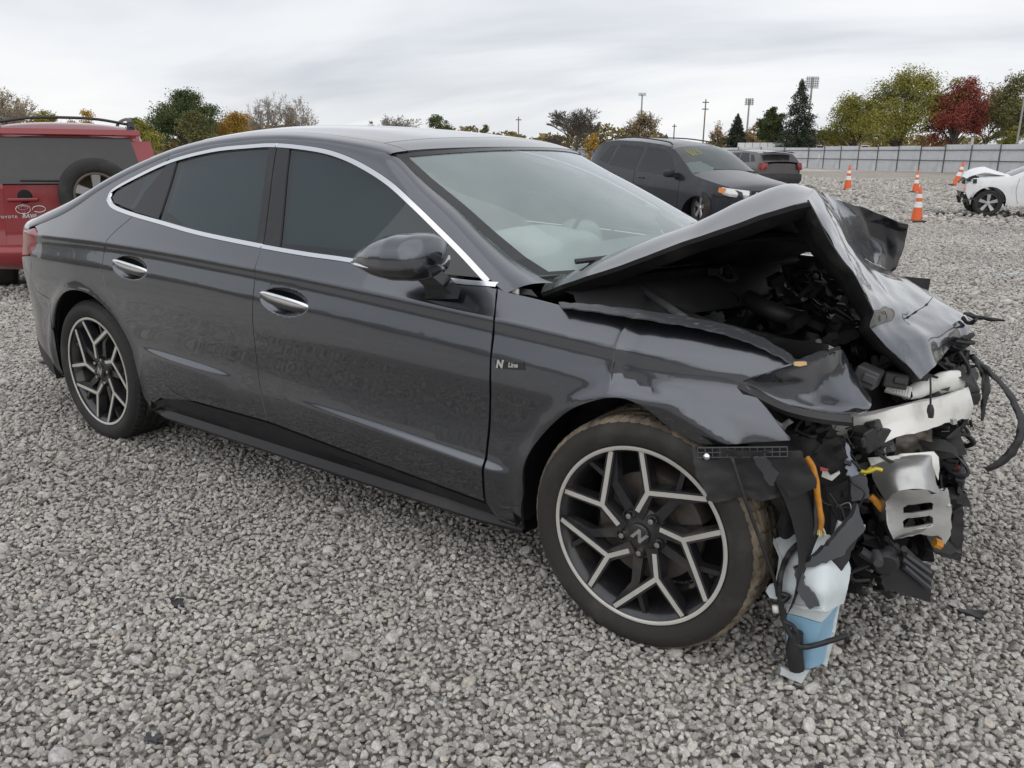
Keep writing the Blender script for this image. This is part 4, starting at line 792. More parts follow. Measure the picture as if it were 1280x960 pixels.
# crushed alloy crash box: a rolled shell and a slotted face plate
shell = [PP((1086, 573, -.50), (1125, 569, -.44), (1166, 565, -.38), (1171, 572, -.36)), PP((1087, 580, -.53), (1125, 573, -.50), (1160, 571, -.46), (1168, 580, -.42)), PP((1090, 596, -.55), (1122, 585, -.56), (1156, 583, -.53), (1170, 600, -.45)), PP((1098, 612, -.56), (1122, 600, -.58), (1158, 598, -.55), (1176, 612, -.47)), PP((1108, 628, -.57), (1125, 613, -.59), (1158, 613, -.56), (1180, 620, -.49))]
cb_, _, _ = sheet('crash_box', shell, 'aluminium', sedan, sub=6, thick=.004, amp=.004, sc=16, sharp=.15)
faceo = PP((1107, 627, -.575), (1122, 612, -.59), (1157, 612, -.565), (1166, 620, -.55), (1185, 612, -.52), (1190, 635, -.515), (1189, 668, -.515), (1183, 682, -.52), (1174, 670, -.53), (1150, 668, -.555), (1117, 675, -.58), (1109, 655, -.58))
sl = [PP((1129, 635, -.572), (1135, 631, -.57), (1164, 629, -.552), (1168, 632, -.55), (1168, 640, -.55), (1130, 643, -.572)), PP((1129, 653, -.572), (1135, 649, -.57), (1164, 647, -.552), (1168, 650, -.55), (1168, 657, -.55), (1130, 661, -.572))]
plate('slotted_face', faceo, .006, 'aluminium', cb_, rag=.0018, step=.012, holes=sl, amp=.002, sc=20)
sheet('box_side', [PP((1107, 627, -.575), (1109, 655, -.58), (1117, 675, -.58)), PP((1096, 618, -.52), (1098, 650, -.52), (1108, 672, -.52)), PP((1088, 600, -.45), (1090, 640, -.45), (1100, 665, -.45))], 'aluminium', cb_, sub=5, thick=.004, amp=.003)
sheet('bent_flange', [PP((1117, 675, -.585), (1135, 668, -.595), (1150, 665, -.59), (1160, 657, -.575)), PP((1119, 673, -.60), (1138, 663, -.61), (1155, 660, -.60), (1166, 655, -.58))], 'aluminium', cb_, sub=5, thick=.003, amp=.004, sc=25)
# washer reservoir standing on the stones
rt = [PP((967, 674, -.78), (976, 700, -.80), (972, 739, -.83), (983, 757, -.83)), PP((993, 669, -.74), (997, 700, -.80), (1000, 730, -.835), (1003, 760, -.842)), PP((1034, 672, -.70), (1030, 700, -.77), (1028, 735, -.835), (1027, 764, -.845)), PP((1052, 690, -.68), (1058, 711, -.70), (1054, 735, -.74), (1050, 752, -.745))]
rv, _, _ = sheet('washer_reservoir', rt, 'reservoir', sedan, sub=6, thick=.012, amp=.003, sc=22, sharp=.75)
low = PP((983, 756, -.83), (1003, 760, -.842), (1027, 764, -.845), (1049, 752, -.745)), PP((983, 766, -.83), (1003, 771, -.84), (1027, 778, -.842), (1048, 756, -.745))
sheet('reservoir_neck', low, 'reservoir', rv, sub=4, thick=.012, sharp=.8)
fl = PP((984, 767, -.828), (1003, 772, -.838), (1027, 779, -.84), (1048, 757, -.745)), PP((983, 800, -.82), (1001, 806, -.83), (1020, 810, -.83), (1041, 788, -.75)), PP((983, 826, -.81), (997, 832, -.82), (1013, 836, -.82), (1030, 829, -.755))
sheet('washer_fluid', fl, 'washer_fluid', rv, sub=5, thick=.015, sharp=.7)
plate('reservoir_foot', PP((978, 833, -.82), (990, 838, -.83), (1012, 836, -.82), (1004, 853, -.83), (977, 841, -.825)), .012, 'reservoir', rv, rag=.0018, step=.02)
plate('reservoir_lug', PP((958, 737, -.84), (962, 730, -.84), (974, 726, -.835), (974, 748, -.838), (963, 746, -.84)), .008, 'reservoir', rv, step=.02)
plate('reservoir_edge', PP((1058, 711, -.70), (1060, 716, -.70), (1048, 748, -.74), (1041, 790, -.75), (1031, 832, -.75), (1026, 830, -.757), (1038, 785, -.757), (1046, 752, -.747)), .006, 'reservoir', rv, rag=.0018, step=.02)
sheet('reservoir_back', [PP((990, 700, -.72), (1050, 700, -.64)), PP((988, 760, -.74), (1046, 750, -.68)), PP((986, 825, -.78), (1028, 825, -.73))], 'reservoir', rv, sub=4, thick=.006)
MB().tube(PP((996, 790, -.85), (993, 812, -.85), (996, 836, -.845)), [.016, .022, .02], 10).build('washer_pump', 'black_plastic', rv, auto=40)
MB().tube(PP((981, 755, -.845), (1003, 759, -.857), (1027, 763, -.86), (1038, 758, -.80), (1051, 751, -.755)), .005, 6, smooth=False).build('reservoir_seam', 'reservoir', rv)
MB().tube(PP((966, 673, -.785), (977, 699, -.81), (972, 738, -.84), (982, 755, -.845)), .005, 6, smooth=False).build('reservoir_seam', 'reservoir', rv)
plate('reservoir_flange', PP((1040, 672, -.70), (1047, 650, -.68), (1052, 652, -.68), (1044, 690, -.70)), .008, 'reservoir', rv, step=.02)
plate('box_top', PP((1084, 572, -.52), (1125, 567, -.47), (1166, 564, -.42), (1172, 571, -.41), (1172, 600, -.42), (1163, 580, -.44), (1125, 575, -.50), (1088, 582, -.54)), .005, 'white_metal', cb_, step=.02)
# grey plastic radiator-support arm lying across the reservoir
plate('support_arm', PP((1064, 598, -.66), (1074, 594, -.65), (1083, 596, -.64), (1088, 622, -.64), (1065, 628, -.66)), .03, 'grey_plastic', sedan, rag=.0018, step=.03)
plate('support_arm', PP((1066, 628, -.68), (1076, 660, -.68), (1046, 694, -.75), (1003, 709, -.82), (992, 708, -.83), (1002, 703, -.82), (1030, 680, -.77), (1063, 640, -.69)), .02, 'grey_plastic', sedan, rag=.0018, step=.03)
plate('support_arm', PP((992, 708, -.84), (1003, 710, -.835), (1006, 730, -.85), (1019, 741, -.855), (1025, 757, -.86), (1012, 762, -.865), (997, 735, -.86)), .018, 'grey_plastic', sedan, rag=.0018, step=.03)
plate('arm_web', PP((1003, 711, -.82), (1046, 696, -.75), (1076, 664, -.68), (1060, 705, -.73), (1020, 740, -.80), (1007, 730, -.83)), .012, 'bay_black', sedan, rag=.0018, step=.03, amp=.006)
MB().lathe([(0, -.02), (.026, -.02), (.034, -.012), (.036, .0), (.036, .03), (.028, .034), (.028, .05)], atY(1106, 702, -.60), (-.35, .9, .1), 28).build('horn_motor', 'black_plastic', sedan, auto=40)
MB().lathe([(0, -.016), (.012, -.016), (.014, 0), (.014, .03)], atY(1097, 700, -.64), (-.35, .9, .1), 16).build('horn_hub', 'grey_plastic', sedan, auto=40)
MB().tube(PP((1075, 688, -.64), (1088, 697, -.63), (1100, 702, -.62)), .014, 8).build('horn_bracket', 'black_plastic', sedan, auto=40)
plate('lower_crossmember', PP((1116, 677, -.50), (1140, 690, -.48), (1166, 712, -.46), (1165, 722, -.46), (1163, 752, -.46), (1106, 738, -.56), (1100, 720, -.57), (1112, 712, -.56), (1120, 690, -.52)), .03, 'black_plastic', sedan, rag=.0018, step=.03, amp=.003)
for k in range(3): MB().tube(PP((1118+6*k, 684+12*k, -.53), (1163, 716+10*k, -.48)), .007, 5, smooth=False).build('crossmember_rib', 'grey_plastic', sedan)
plate('tow_bracket', PP((1190, 640, -.35), (1203, 630, -.34), (1206, 672, -.34), (1200, 700, -.34), (1166, 690, -.42), (1168, 676, -.42), (1188, 680, -.36)), .03, 'black_plastic', sedan, rag=.0018, step=.03, amp=.006)
# headlamp shards, brackets and boxes in the nose
plate('lens_shard', PP((1057, 552, -.66), (1062, 566, -.655), (1073, 592, -.64), (1062, 601, -.65), (1056, 580, -.66)), .004, mat('lens_pale', (.30, .33, .42), .2, coat=.5), sedan, rag=.0018, step=.02)
plate('lamp_backing', PP((985, 545, -.70), (1030, 540, -.66), (1060, 550, -.62), (1062, 595, -.62), (1035, 610, -.64), (1000, 600, -.68)), .03, 'bay_black', sedan, rag=.0018, step=.03, amp=.012, sc=16)
for q, d in (((1100, 545, -.52), (.05, .05, .05)), ((1080, 548, -.56), (.06, .05, .06)), ((1092, 532, -.54), (.035, .04, .03)), ((1105, 560, -.50), (.05, .04, .03)), ((1160, 560, -.25), (.05, .06, .06)), ((1180, 545, -.2), (.07, .06, .06)), ((1185, 570, -.2), (.06, .05, .07)), ((1192, 600, -.2), (.05, .06, .08)), ((1120, 475, -.45), (.06, .05, .04)), ((1085, 470, -.5), (.06, .06, .05)), ((1210, 490, -.05), (.05, .06, .06)), ((1205, 470, 0), (.06, .05, .05))):
    a = random.uniform(-.5, .5); mb = MB().box((0, 0, 0), d).box((d[0]*.2, -d[1]*.5, d[2]*.1), (d[0]*.6, d[1]*.4, d[2]*.5)); o = mb.build('connector_box', random.choice(['black_plastic', 'grey_plastic']), sedan); o.location = atY(*q); o.rotation_euler = (a, random.uniform(-.5, .5), random.uniform(-.6, .6))
    o.modifiers.new('edge', 'BEVEL').width = .004
plate('headlamp_bracket', PP((968, 523, -.76), (977, 530, -.75), (986, 524, -.75), (992, 528, -.745), (984, 533, -.75), (981, 538, -.75), (972, 531, -.76)), .006, mat('pale_metal', (.45, .47, .45), .4, .5), sedan, step=.01)
plate('harness_clip', PP((1027, 596, -.68), (1040, 601, -.675), (1050, 592, -.67), (1049, 589, -.67), (1038, 595, -.675), (1034, 590, -.68), (1028, 589, -.68)), .008, 'white_metal', sedan, step=.01)
plate('harness_clip', PP((1025, 584, -.67), (1036, 587, -.665), (1034, 590, -.67), (1025, 589, -.675)), .006, 'red_bit', sedan, step=.01)
plate('lamp_bulb_shard', PP((1190, 572, -.2), (1198, 565, -.2), (1200, 585, -.2), (1195, 597, -.2), (1191, 590, -.2)), .01, 'red_bit', sedan, step=.01)
plate('white_clip', PP((1207, 436, -.05), (1213, 432, -.05), (1218, 436, -.05), (1213, 441, -.05)), .012, 'white_plastic', sedan, step=.01)
# cables
def cable(name, q, r, m='black_plastic', n=7, flat=1):
    b = MB().tube(PP(*q), r, n, flat=flat); b.V = [tuple(v) for v in crumple(b.V, .0045 if 'loose' in name else .0012, 38)]; return b.build(name, m, sedan, auto=50)
cable('orange_cable', [(1008, 572, -.735), (1015, 583, -.74), (1020, 603, -.74), (1023, 630, -.74), (1026, 650, -.74), (1025, 660, -.74)], .0085, 'orange_wire', 9)
for k in range(5): cable('cut_wire', [(1024+k*.8, 656, -.74), (1022+k*2.2, 664, -.745+.003*k), (1022+k*2.6, 669+k % 2*2, -.75+.004*k)], .0022, ['yellow_plug', 'white_plastic', 'yellow_plug', 'orange_wire', 'white_plastic'][k], 5)
cable('harness', [(1017, 600, -.73), (1019, 640, -.745), (1016, 668, -.76), (995, 682, -.80), (982, 700, -.83), (975, 725, -.86), (975, 748, -.865), (980, 775, -.86), (992, 800, -.86), (1003, 809, -.86), (1025, 805, -.85), (1060, 794, -.83)], .0075)
cable('harness', [(974, 742, -.865), (986, 745, -.86), (978, 752, -.866)], .007)
cable('harness', [(980, 776, -.862), (990, 782, -.862), (997, 792, -.86), (995, 806, -.86)], .006)
MB().tube(PP((969, 757, -.866), (970, 765, -.866)), .009, 8, smooth=False).build('harness_tape', 'white_plastic', sedan, smooth=True)
cable('yellow_plug', [(1073, 588, -.60), (1084, 590, -.595), (1094, 586, -.59), (1103, 588, -.585)], .0055, 'yellow_plug'); cable('yellow_plug', [(1080, 594, -.595), (1085, 588, -.592), (1089, 584, -.59)], .004, 'yellow_plug')
cable('orange_connector', [(1088, 620, -.55), (1096, 628, -.545), (1103, 637, -.54)], .010, 'orange_wire'); cable('orange_connector', [(1168, 678, -.50), (1176, 681, -.49)], .013, 'orange_wire')
cable('hanging_lead', [(1163, 470, -.44), (1163, 490, -.45), (1163, 507, -.45)], .0025); cable('hanging_plug', [(1163, 506, -.45), (1163, 513, -.45), (1163, 522, -.45)], [.006, .010, .007])
cable('hanging_lead', [(1066, 521, -.58), (1066, 535, -.58), (1065, 548, -.58)], .002)
cable('loose_strip', [(1216, 447, -.05), (1234, 462, -.1), (1250, 478, -.14), (1265, 497, -.18), (1274, 518, -.2), (1277, 537, -.22), (1268, 560, -.24), (1252, 577, -.25), (1232, 588, -.26)], [.009, .011, .009, .009, .011, .014, .013, .011, .009], n=8, flat=.7)
cable('loose_strip', [(1222, 452, -.08), (1231, 470, -.1), (1232, 492, -.12), (1230, 508, -.12), (1227, 526, -.12)], [.008, .013, .012, .009, .004], n=8, flat=.6)
cable('loose_rod', [(1205, 392, .02), (1225, 397, 0), (1255, 400, -.03)], [.006, .007, .003]); cable('loose_rod', [(1204, 398, .02), (1212, 404, 0), (1220, 399, -.02)], .006)
for k in range(10):
    q0 = (random.uniform(1175, 1215), random.uniform(425, 470), random.uniform(-.2, .1)); cable('torn_strand', [q0, (q0[0]+random.uniform(-10, 16), q0[1]+random.uniform(0, 22), q0[2]), (q0[0]+random.uniform(-14, 18), q0[1]+random.uniform(14, 45), q0[2])], [.007, .005, .003], random.choice(['black_plastic', 'bay_black']), 5)
# broken bits packed through the crushed nose and the bay: too many and too small to tell apart
cl = MB(); rr = random.Random(5)
def bit(p, s):
    ax = np.array(Matrix.Rotation(rr.uniform(0, 6.3), 3, Vector((rr.gauss(0, 1), rr.gauss(0, 1), rr.gauss(0, 1))).normalized())); k = rr.random()
    if k < .45: cl.box(p, (s*rr.uniform(.3, 1), s*rr.uniform(.2, .7), s*rr.uniform(.15, .5)), ax)
    elif k < .75: s = min(s, .045); cl.tube([p, p+ax[0]*s, p+ax[0]*s*1.4+ax[1]*s*.6, p+ax[1]*s*1.3], s*rr.uniform(.08, .2), 6)
    else:
        g = [[p+ax[0]*s*(i-1.5)*.5+ax[1]*s*(j-1.5)*.5+ax[2]*s*rr.uniform(-.3, .3) for j in range(4)] for i in range(4)]; cl.grid(g)
for (a0, a1, b0, b1, y0, y1, n, s0, s1) in ((1000, 1095, 530, 680, -.55, -.25, 120, .04, .09), (1095, 1190, 445, 560, -.25, .2, 120, .04, .10), (1100, 1180, 560, 690, -.4, 0, 120, .04, .09), (1060, 1165, 470, 520, -.35, 0, 60, .04, .08), (1005, 1060, 520, 600, -.68, -.5, 45, .025, .06), (1165, 1206, 425, 480, -.15, .15, 60, .02, .05), (1170, 1192, 530, 640, -.3, .1, 60, .03, .06), (1050, 1110, 660, 740, -.6, -.45, 50, .03, .07)):
    for _ in range(n): bit(atY(rr.uniform(a0, a1), rr.uniform(b0, b1), rr.uniform(y0, y1)), rr.uniform(s0, s1))
for _ in range(150): bit(atY(rr.uniform(850, 1075), rr.uniform(335, 445), rr.uniform(-.35, .35)), rr.uniform(.03, .08))
for _ in range(170): bit(np.array([rr.uniform(-.35, .4), rr.uniform(-.6, .55), rr.uniform(.45, .80)]), rr.uniform(.03, .12))
o = cl.build('crushed_clutter', 'bay_black', sedan, auto=40); o['kind'] = 'stuff'
cl = MB()
for _ in range(46): bit(atY(rr.uniform(940, 1040), rr.uniform(425, 455), rr.uniform(-.62, -.45)) if _ < 20 else atY(rr.uniform(1000, 1200), rr.uniform(520, 660), rr.uniform(-.6, -.1)), rr.uniform(.012, .035))
o = cl.build('pale_shards', 'pale_metal', sedan, auto=40); o['kind'] = 'stuff'
sheet('nose_backing', [[(.42, -.50, .25), (.48, -.1, .25), (.45, .5, .25)], [(.38, -.45, .5), (.45, -.1, .5), (.42, .5, .5)], [(.36, -.40, .72), (.42, -.1, .74), (.40, .5, .74)]], 'bay_black', sedan, sub=6, thick=.05, amp=.03, sc=8)

# loose wiring hanging through the nose
for nm, m_, n, sd in (('loose_wiring', 'black_plastic', 44, 3), ('loose_wiring', 'pale_metal', 6, 5)):
    wr_ = MB(); rr = random.Random(sd)
    for _ in range(n):
        x, y, Y = (rr.uniform(1000, 1060), rr.uniform(525, 650), rr.uniform(-.66, -.56)) if _ % 2 else (rr.uniform(1100, 1190), rr.uniform(465, 650), rr.uniform(-.22, -.05)); q = [(x, y, Y)]
        for k in range(4): x += rr.uniform(-16, 16); y += rr.uniform(-6, 22); Y += rr.uniform(-.02, .02); q.append((min(x, 1196), min(y, 745), Y))
        wr_.tube(PP(*q), rr.uniform(.0012, .0035), 5)
    o = wr_.build(nm, m_, sedan, smooth=True); o['kind'] = 'stuff'
# ---------------------------------------------------------------- other vehicles on the lot
mat('red_paint', (.25, .020, .026), .35, .25, coat=.8, coatr=.06, dirt=((.25, .14, .13), .52, .30), dscale=4)
mat('compass_paint', (.014, .017, .026), .35, .3, coat=.6, coatr=.05, dirt=((.15, .14, .13), .55, .2))
mat('caliber_paint', (.12, .115, .115), .35, .5, coat=.8, coatr=.06); mat('white_paint', (.78, .79, .80), .3, coat=.8, coatr=.05, dirt=((.5, .5, .48), .55, .3))
mat('amber_lens', (.70, .22, .02), .15, coat=1); mat('clear_lens', (.62, .63, .64), .12, .3, coat=1); mat('emblem', (.75, .75, .76), .22, .9)
mat('alloy', (.55, .55, .56), .3, .8, dirt=((.25, .22, .18), .5, .4)); mat('roof_rack', (.03, .03, .032), .45)
mat('cone_orange', (.75, .13, .035), .5, dirt=((.35, .16, .09), .5, .5), dscale=6); mat('cone_white', (.75, .75, .74), .35)
mat('reflect_white', (.80, .80, .79), .5); mat('rust_ring', (.13, .10, .07), .8, var=.3)
def road_wheel(parent, loc, rz, r=.34, w=.22, rim=.22, spokes=5, name='wheel', rust=False):
    g = MB().lathe([(rim, .02), (rim+.012, .004), (rim+.05, -.012), (r-.03, -.006), (r-.005, .02), (r, .05), (r, w-.05), (r-.005, w-.02), (rim, w)], (0, 0, 0), (0, 1, 0), 40).build(name, 'rubber', parent, smooth=True)
    rm_ = MB().lathe([(rim+.008, .002), (rim-.008, .0), (rim-.02, .03), (rim-.03, .16), (.02, .17)], (0, 0, 0), (0, 1, 0), 40).build('rim', 'rust_ring' if rust else 'rim_dark', g, auto=40)
    for k in range(spokes):
        a = 2*math.pi*k/spokes+.3; d = np.array([math.cos(a), 0, math.sin(a)]); q = np.array([-math.sin(a), 0, math.cos(a)]); P_ = [d*.04-q*.030, d*(rim-.004)-q*.048, d*(rim-.004)+q*.048, d*.04+q*.030]
        mb = MB(); V = [p+np.array([0, .012 if i in (1, 2) else .024, 0]) for i, p in enumerate(P_)]+[p+np.array([0, .05, 0]) for p in P_]
        mb.add(V, [(3, 2, 1, 0), (4, 5, 6, 7), (0, 1, 5, 4), (1, 2, 6, 5), (2, 3, 7, 6), (3, 0, 4, 7)]); o = mb.build('spoke', 'alloy', g); o.modifiers.new('edge', 'BEVEL').width = .008
    MB().lathe([(0, .008), (.045, .010), (.06, .03), (.06, .06)], (0, 0, 0), (0, 1, 0), 20).build('hub', 'alloy', g, auto=40)
    g.location = loc; g.rotation_euler = (0, 0, rz); return g
def make_car(root, paint, W, E_, crown, sill, arches, tops, panes, rear=None, front=None, step=.07, glassm='vehicle_glass', track=None, wr=.34, splits=(), seats=None):
    """body from half widths W(x,z), the height E_(x) of its upper edge and a crown; panes: side windows; tops: pieces between the edges"""
    xs, zs = E_; ze = lambda x: float(np.interp(x, xs, zs)); x0, x1 = xs[0], xs[-1]; ok = {}
    bottom = [(x0, sill[0])]
    for ax, ar in sorted(arches): bottom += [(ax-ar*1.0, sill[1]), *circ(ax, wr, ar, 190, -10, 16), (ax+ar*1.0, sill[1])]
    bottom += [(x1, sill[2])]; poly = bottom+[(x, ze(x)) for x in np.linspace(x1, x0, 60)]
    for s in (-1, 1):
        b = panel('body_side', poly, paint, root, H=W, side=s, step=step, flange=.03, gap=0)
        for nm, pl, m_, off in panes: panel(nm, pl, m_, b, H=W, side=s, step=step, off=off, flange=.01, gap=0)
        for pl in splits:
            P_ = [(x, s*(float(W(x, z))+.0015), z) for x, z in smooth_line(pl)]; MB().tube(P_, .0035, 4, smooth=False).build('door_gap', 'under_black', b)
        shellp = [(x0+.05, sill[0]+.1), (x1-.05, sill[2]+.1), (x1-.05, .5), (x0+.05, .5)]
        for ax, ar in arches:
            G = [[(ax+(ar+.04)*math.cos(a), s*y, wr+(ar+.03)*math.sin(a)) for a in np.linspace(R(-12), R(192), 18)] for y in (float(W(ax, .6))-.02, .45)]; MB().grid(G).build('wheel_housing', 'under_black', root, smooth=True)
    for nm, a, b, m_, n in tops:
        G = [[(x+.0, u*float(W(x, ze(x))), ze(x)+crown(x)*(1-abs(u)**2.4)) for u in np.linspace(-1, 1, 19)] for x in np.linspace(a, b, n)]; MB().grid(G).build(nm, m_, root, auto=50)
    G = [[(x0+.02*abs(u)**3, u*float(W(x0, z)), z) for u in np.linspace(-1, 1, 15)] for z in np.linspace(sill[0], ze(x0), 6)]; G.append([(x0, u*float(W(x0, ze(x0))), ze(x0)+crown(x0)*(1-abs(u)**2.4)) for u in np.linspace(-1, 1, 15)])
    MB().grid(G).build('tail_panel', paint, root, smooth=True)
    G = [[(x1, u*float(W(x1, z)), z) for u in np.linspace(-1, 1, 15)] for z in np.linspace(sill[2], ze(x1), 6)]; G.append([(x1, u*float(W(x1, ze(x1))), ze(x1)+crown(x1)*(1-abs(u)**2.4)) for u in np.linspace(-1, 1, 15)])
    MB().grid(G).build('nose_panel', paint, root, smooth=True)
    if seats:
        for sx in seats:
            for y in (-.36, .36): b_ = pillow('seat', (sx, y, .92), (.2, .48, .6), 'seat_grey', root, 2, 0); pillow('headrest', (sx-.05, y, 1.27), (.1, .26, .17), 'seat_grey', b_, 2, 0)
        G = [[(x, y, .78) for y in (-.8, .8)] for x in (seats[-1]-.4, seats[0]+1.1)]; MB().grid(G).build('cabin_floor', 'dash_grey', root)
    G = [[(x, y, sill[1]+.03) for y in (-.7, .7)] for x in (x0+.2, x1-.2)]; MB().grid(G).build('underbody', 'under_black', root)
def widths(zk, hk, xk, tk):
    return lambda x, z: pch(zk, hk, z)+pch(xk, tk, x)
def heading(vec): return math.atan2(vec[1], vec[0])
# --- red SUV seen from behind
c0 = atD(94, 250, 8.75); hd = _ray(84, 250)[:2]; hd = hd/np.linalg.norm(hd); rz = heading(hd)
rav = empty('red_suv', (c0[0], c0[1], 0), rz); rav.scale = (.96, .92, .935); tag(rav, 'red SUV seen from behind with spare wheel on its tailgate', 'car')
W_ = widths([.2, .45, .8, .98, 1.05, 1.35, 1.60, 1.70], [.80, .87, .89, .875, .86, .77, .68, .62], [-.06, .1, .5, 2, 3.6, 4.2, 4.6], [-.10, -.03, 0, 0, 0, -.08, -.3])
xs_ = [0, .10, .25, .6, 1.2, 2.4, 2.6, 3.35, 4.3, 4.55]; zs_ = [1.50, 1.585, 1.615, 1.635, 1.645, 1.60, 1.55, 1.08, .92, .75]
make_car(rav, 'red_paint', W_, (xs_, zs_), lambda x: .055, (.42, .36, .4), [(.95, .40), (3.61, .40)], [('roof', 0, 2.45, 'red_paint', 14), ('windscreen', 2.45, 3.35, 'vehicle_glass', 6), ('hood', 3.36, 4.55, 'red_paint', 8)], [('window_pane', [(1.45, 1.08), (2.3, 1.06), (3.05, 1.06), (2.45, 1.54), (1.5, 1.57)], 'vehicle_glass', .003), ('window_pane', [(.35, 1.12), (1.35, 1.09), (1.38, 1.57), (.5, 1.55)], 'vehicle_glass', .003)])
def rq(u, z): return float(W_(0, z))*u                        # a point across the tail at height z
def rear_sheet(name, uz, m, parent, x=-.012, thick=.02, curve=.05):
    G = [[(x-curve*(1-(y/.85)**2)-max(0, .05*(1.0-abs(z-1.0))) , y, z) for y, z in row] for row in uz]; return sheet(name, G, m, parent, sub=5, thick=thick)[0]
tx = lambda z: float(np.interp(z, [.3, .45, .52, 1.08, 1.12, 1.52, 1.60], [-.10, -.11, -.06, -.045, -.05, .045, .06]))
def tail_piece(name, z0, z1, y0, y1, m, parent, off=.0, thick=.02, n=7, k=6, yr0=None, yr1=None):
    G = []
    for z in np.linspace(z0, z1, k):
        t_ = (z-z0)/(z1-z0+1e-9); a = y0+((yr0 if yr0 is not None else y0)-y0)*t_; b = y1+((yr1 if yr1 is not None else y1)-y1)*t_
        G.append([(tx(z)-.05*(1-(y/.9)**2)-off, y, z) for y in np.linspace(a, b, n)])
    return sheet(name, G, m, parent, sub=3, thick=-thick)[0]
tg = tail_piece('tailgate', .50, 1.09, -.66, .68, 'red_paint', rav, .0)
tail_piece('quarter_corner', .50, 1.50, -.885, -.64, 'red_paint', rav, .002, yr0=-.76, yr1=-.555); tail_piece('quarter_corner', .50, 1.50, .65, .885, 'red_paint', rav, .002, yr0=.565, yr1=.76)
tail_piece('rear_window', 1.10, 1.53, -.665, .675, mat('suv_glass', (.032, .030, .030), .12, spec=.6, dirt=((.08, .07, .065), .5, .3)), rav, .006, yr0=-.565, yr1=.575)
sp_ = tail_piece('roof_spoiler', 1.552, 1.605, -.66, .66, 'red_paint', rav, .05, .05)
tail_piece('brake_light', 1.572, 1.588, -.14, .14, 'clear_lens', sp_, .06, .02, k=2)
for s in (-1, 1): tail_piece('tail_light', .95, 1.25, s*.79-.07, s*.79+.07, 'tail_red', rav, .004, k=4, yr0=s*.74-.06, yr1=s*.74+.06)
bp_ = sheet('rear_bumper', [[(-.06, -.90, .535), (-.13, -.6, .52), (-.16, 0, .515), (-.13, .6, .52), (-.06, .90, .535)], [(-.10, -.91, .49), (-.18, -.6, .48), (-.21, 0, .475), (-.18, .6, .48), (-.10, .91, .49)], [(-.08, -.90, .39), (-.16, -.6, .37), (-.19, 0, .37), (-.16, .6, .37), (-.08, .90, .39)], [(.05, -.86, .34), (-.06, -.6, .31), (-.08, 0, .31), (-.06, .6, .31), (.05, .86, .34)]], 'red_paint', rav, sub=5, thick=.02)[0]
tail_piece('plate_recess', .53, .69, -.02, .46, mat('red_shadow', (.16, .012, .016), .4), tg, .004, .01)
# tailgate handle, wiper, lettering
ybase = .30
MB().box((tx(1.0)-.085, .45, .955), (.02, .27, .032)).build('handle', 'red_paint', tg).modifiers.new('edge', 'BEVEL').width = .01
MB().lathe([(0, -.004), (.055, -.004), (.065, .004)], (tx(1.0)-.066, .43, .985), (1, 0, 0), 20).build('handle_cup', 'under_black', tg)
MB().tube([(tx(1.13)-.075, -.12, 1.125), (tx(1.13)-.08, .1, 1.13), (tx(1.13)-.08, .45, 1.135)], [.014, .012, .008], 6).build('rear_wiper', 'black_plastic', rav, auto=40)
fy = lambda y, z: (tx(z)-.05*(1-(y/.9)**2)-.026, y, z)
fx_, fyv, fz_ = (0, -1, 0), (0, 0, 1), (-1, 0, 0)
text('lettering', 'TOYOTA', .034, 'emblem', tg, frame(fx_, fyv, fz_, fy(.60, .795)), .002, 0, 1.25, bold=.001); text('lettering', 'RAV4', .050, 'emblem', tg, frame(fx_, fyv, fz_, fy(.42, .80)), .003, .25, 1.0, bold=.003)
eo = MB()
for rx_, rz2, n_ in ((.062, .042, 0), (.040, .016, .012), (.016, .040, 0)):
    G = [[np.array(fy(.46, .865+n_))+np.array([-.004*math.cos(b)-.002, rx_*math.cos(a)*(1+.07*math.sin(b)), rz2*math.sin(a)*(1+.07*math.sin(b))]) for b in np.linspace(0, 6.283, 7)[:-1]] for a in np.linspace(0, 6.283, 29)[:-1]]; eo.grid(G, True, True)
eo.build('emblem', 'emblem', tg, smooth=True)
MB().tube([np.array(fy(.46-.135+.055*math.cos(a), .865+.03*math.sin(a))) for a in np.linspace(-.3, 5.6, 22)], .0045, 5).build('dealer_badge', 'emblem', tg, smooth=True)
# spare wheel hung on the tailgate, right of centre
sw_ = road_wheel(rav, (tx(.95)-.30, -.20, 1.0), -math.pi/2, r=.345, w=.22, rim=.205, spokes=5, name='spare_wheel', rust=True)
MB().lathe([(.10, 0), (.10, .12)], (tx(.95)-.10, -.20, 1.0), (1, 0, 0), 20).build('spare_carrier', 'under_black', rav)
tail_piece('carrier_plate', .74, 1.07, -.42, .08, 'under_black', tg, .008, .012)
for s in (-1, 1):
    MB().tube([(.10, s*.60, 1.63), (.2, s*.605, 1.70), (.5, s*.61, 1.73), (1.3, s*.61, 1.745), (2.0, s*.60, 1.73), (2.3, s*.59, 1.67)], [.022, .018, .016, .016, .018, .022], 7).build('roof_rail', 'roof_rack', rav, auto=50)
    MB().lathe([(.0, .09), (.03, .08), (.045, 0)], (.14, s*.60, 1.615), (0, 0, 1), 12).build('rail_foot', 'roof_rack', rav, auto=50)
MB().tube([(.16, -.60, 1.665), (.14, -.3, 1.712), (.14, 0, 1.722), (.14, .3, 1.712), (.16, .60, 1.665)], .014, 7).build('roof_crossbar', 'roof_rack', rav, smooth=True)
for x in (.95, 3.61):
    for s in (-1, 1): road_wheel(rav, (x, s*.86, .345), 0 if s < 0 else math.pi, r=.345, rim=.21)
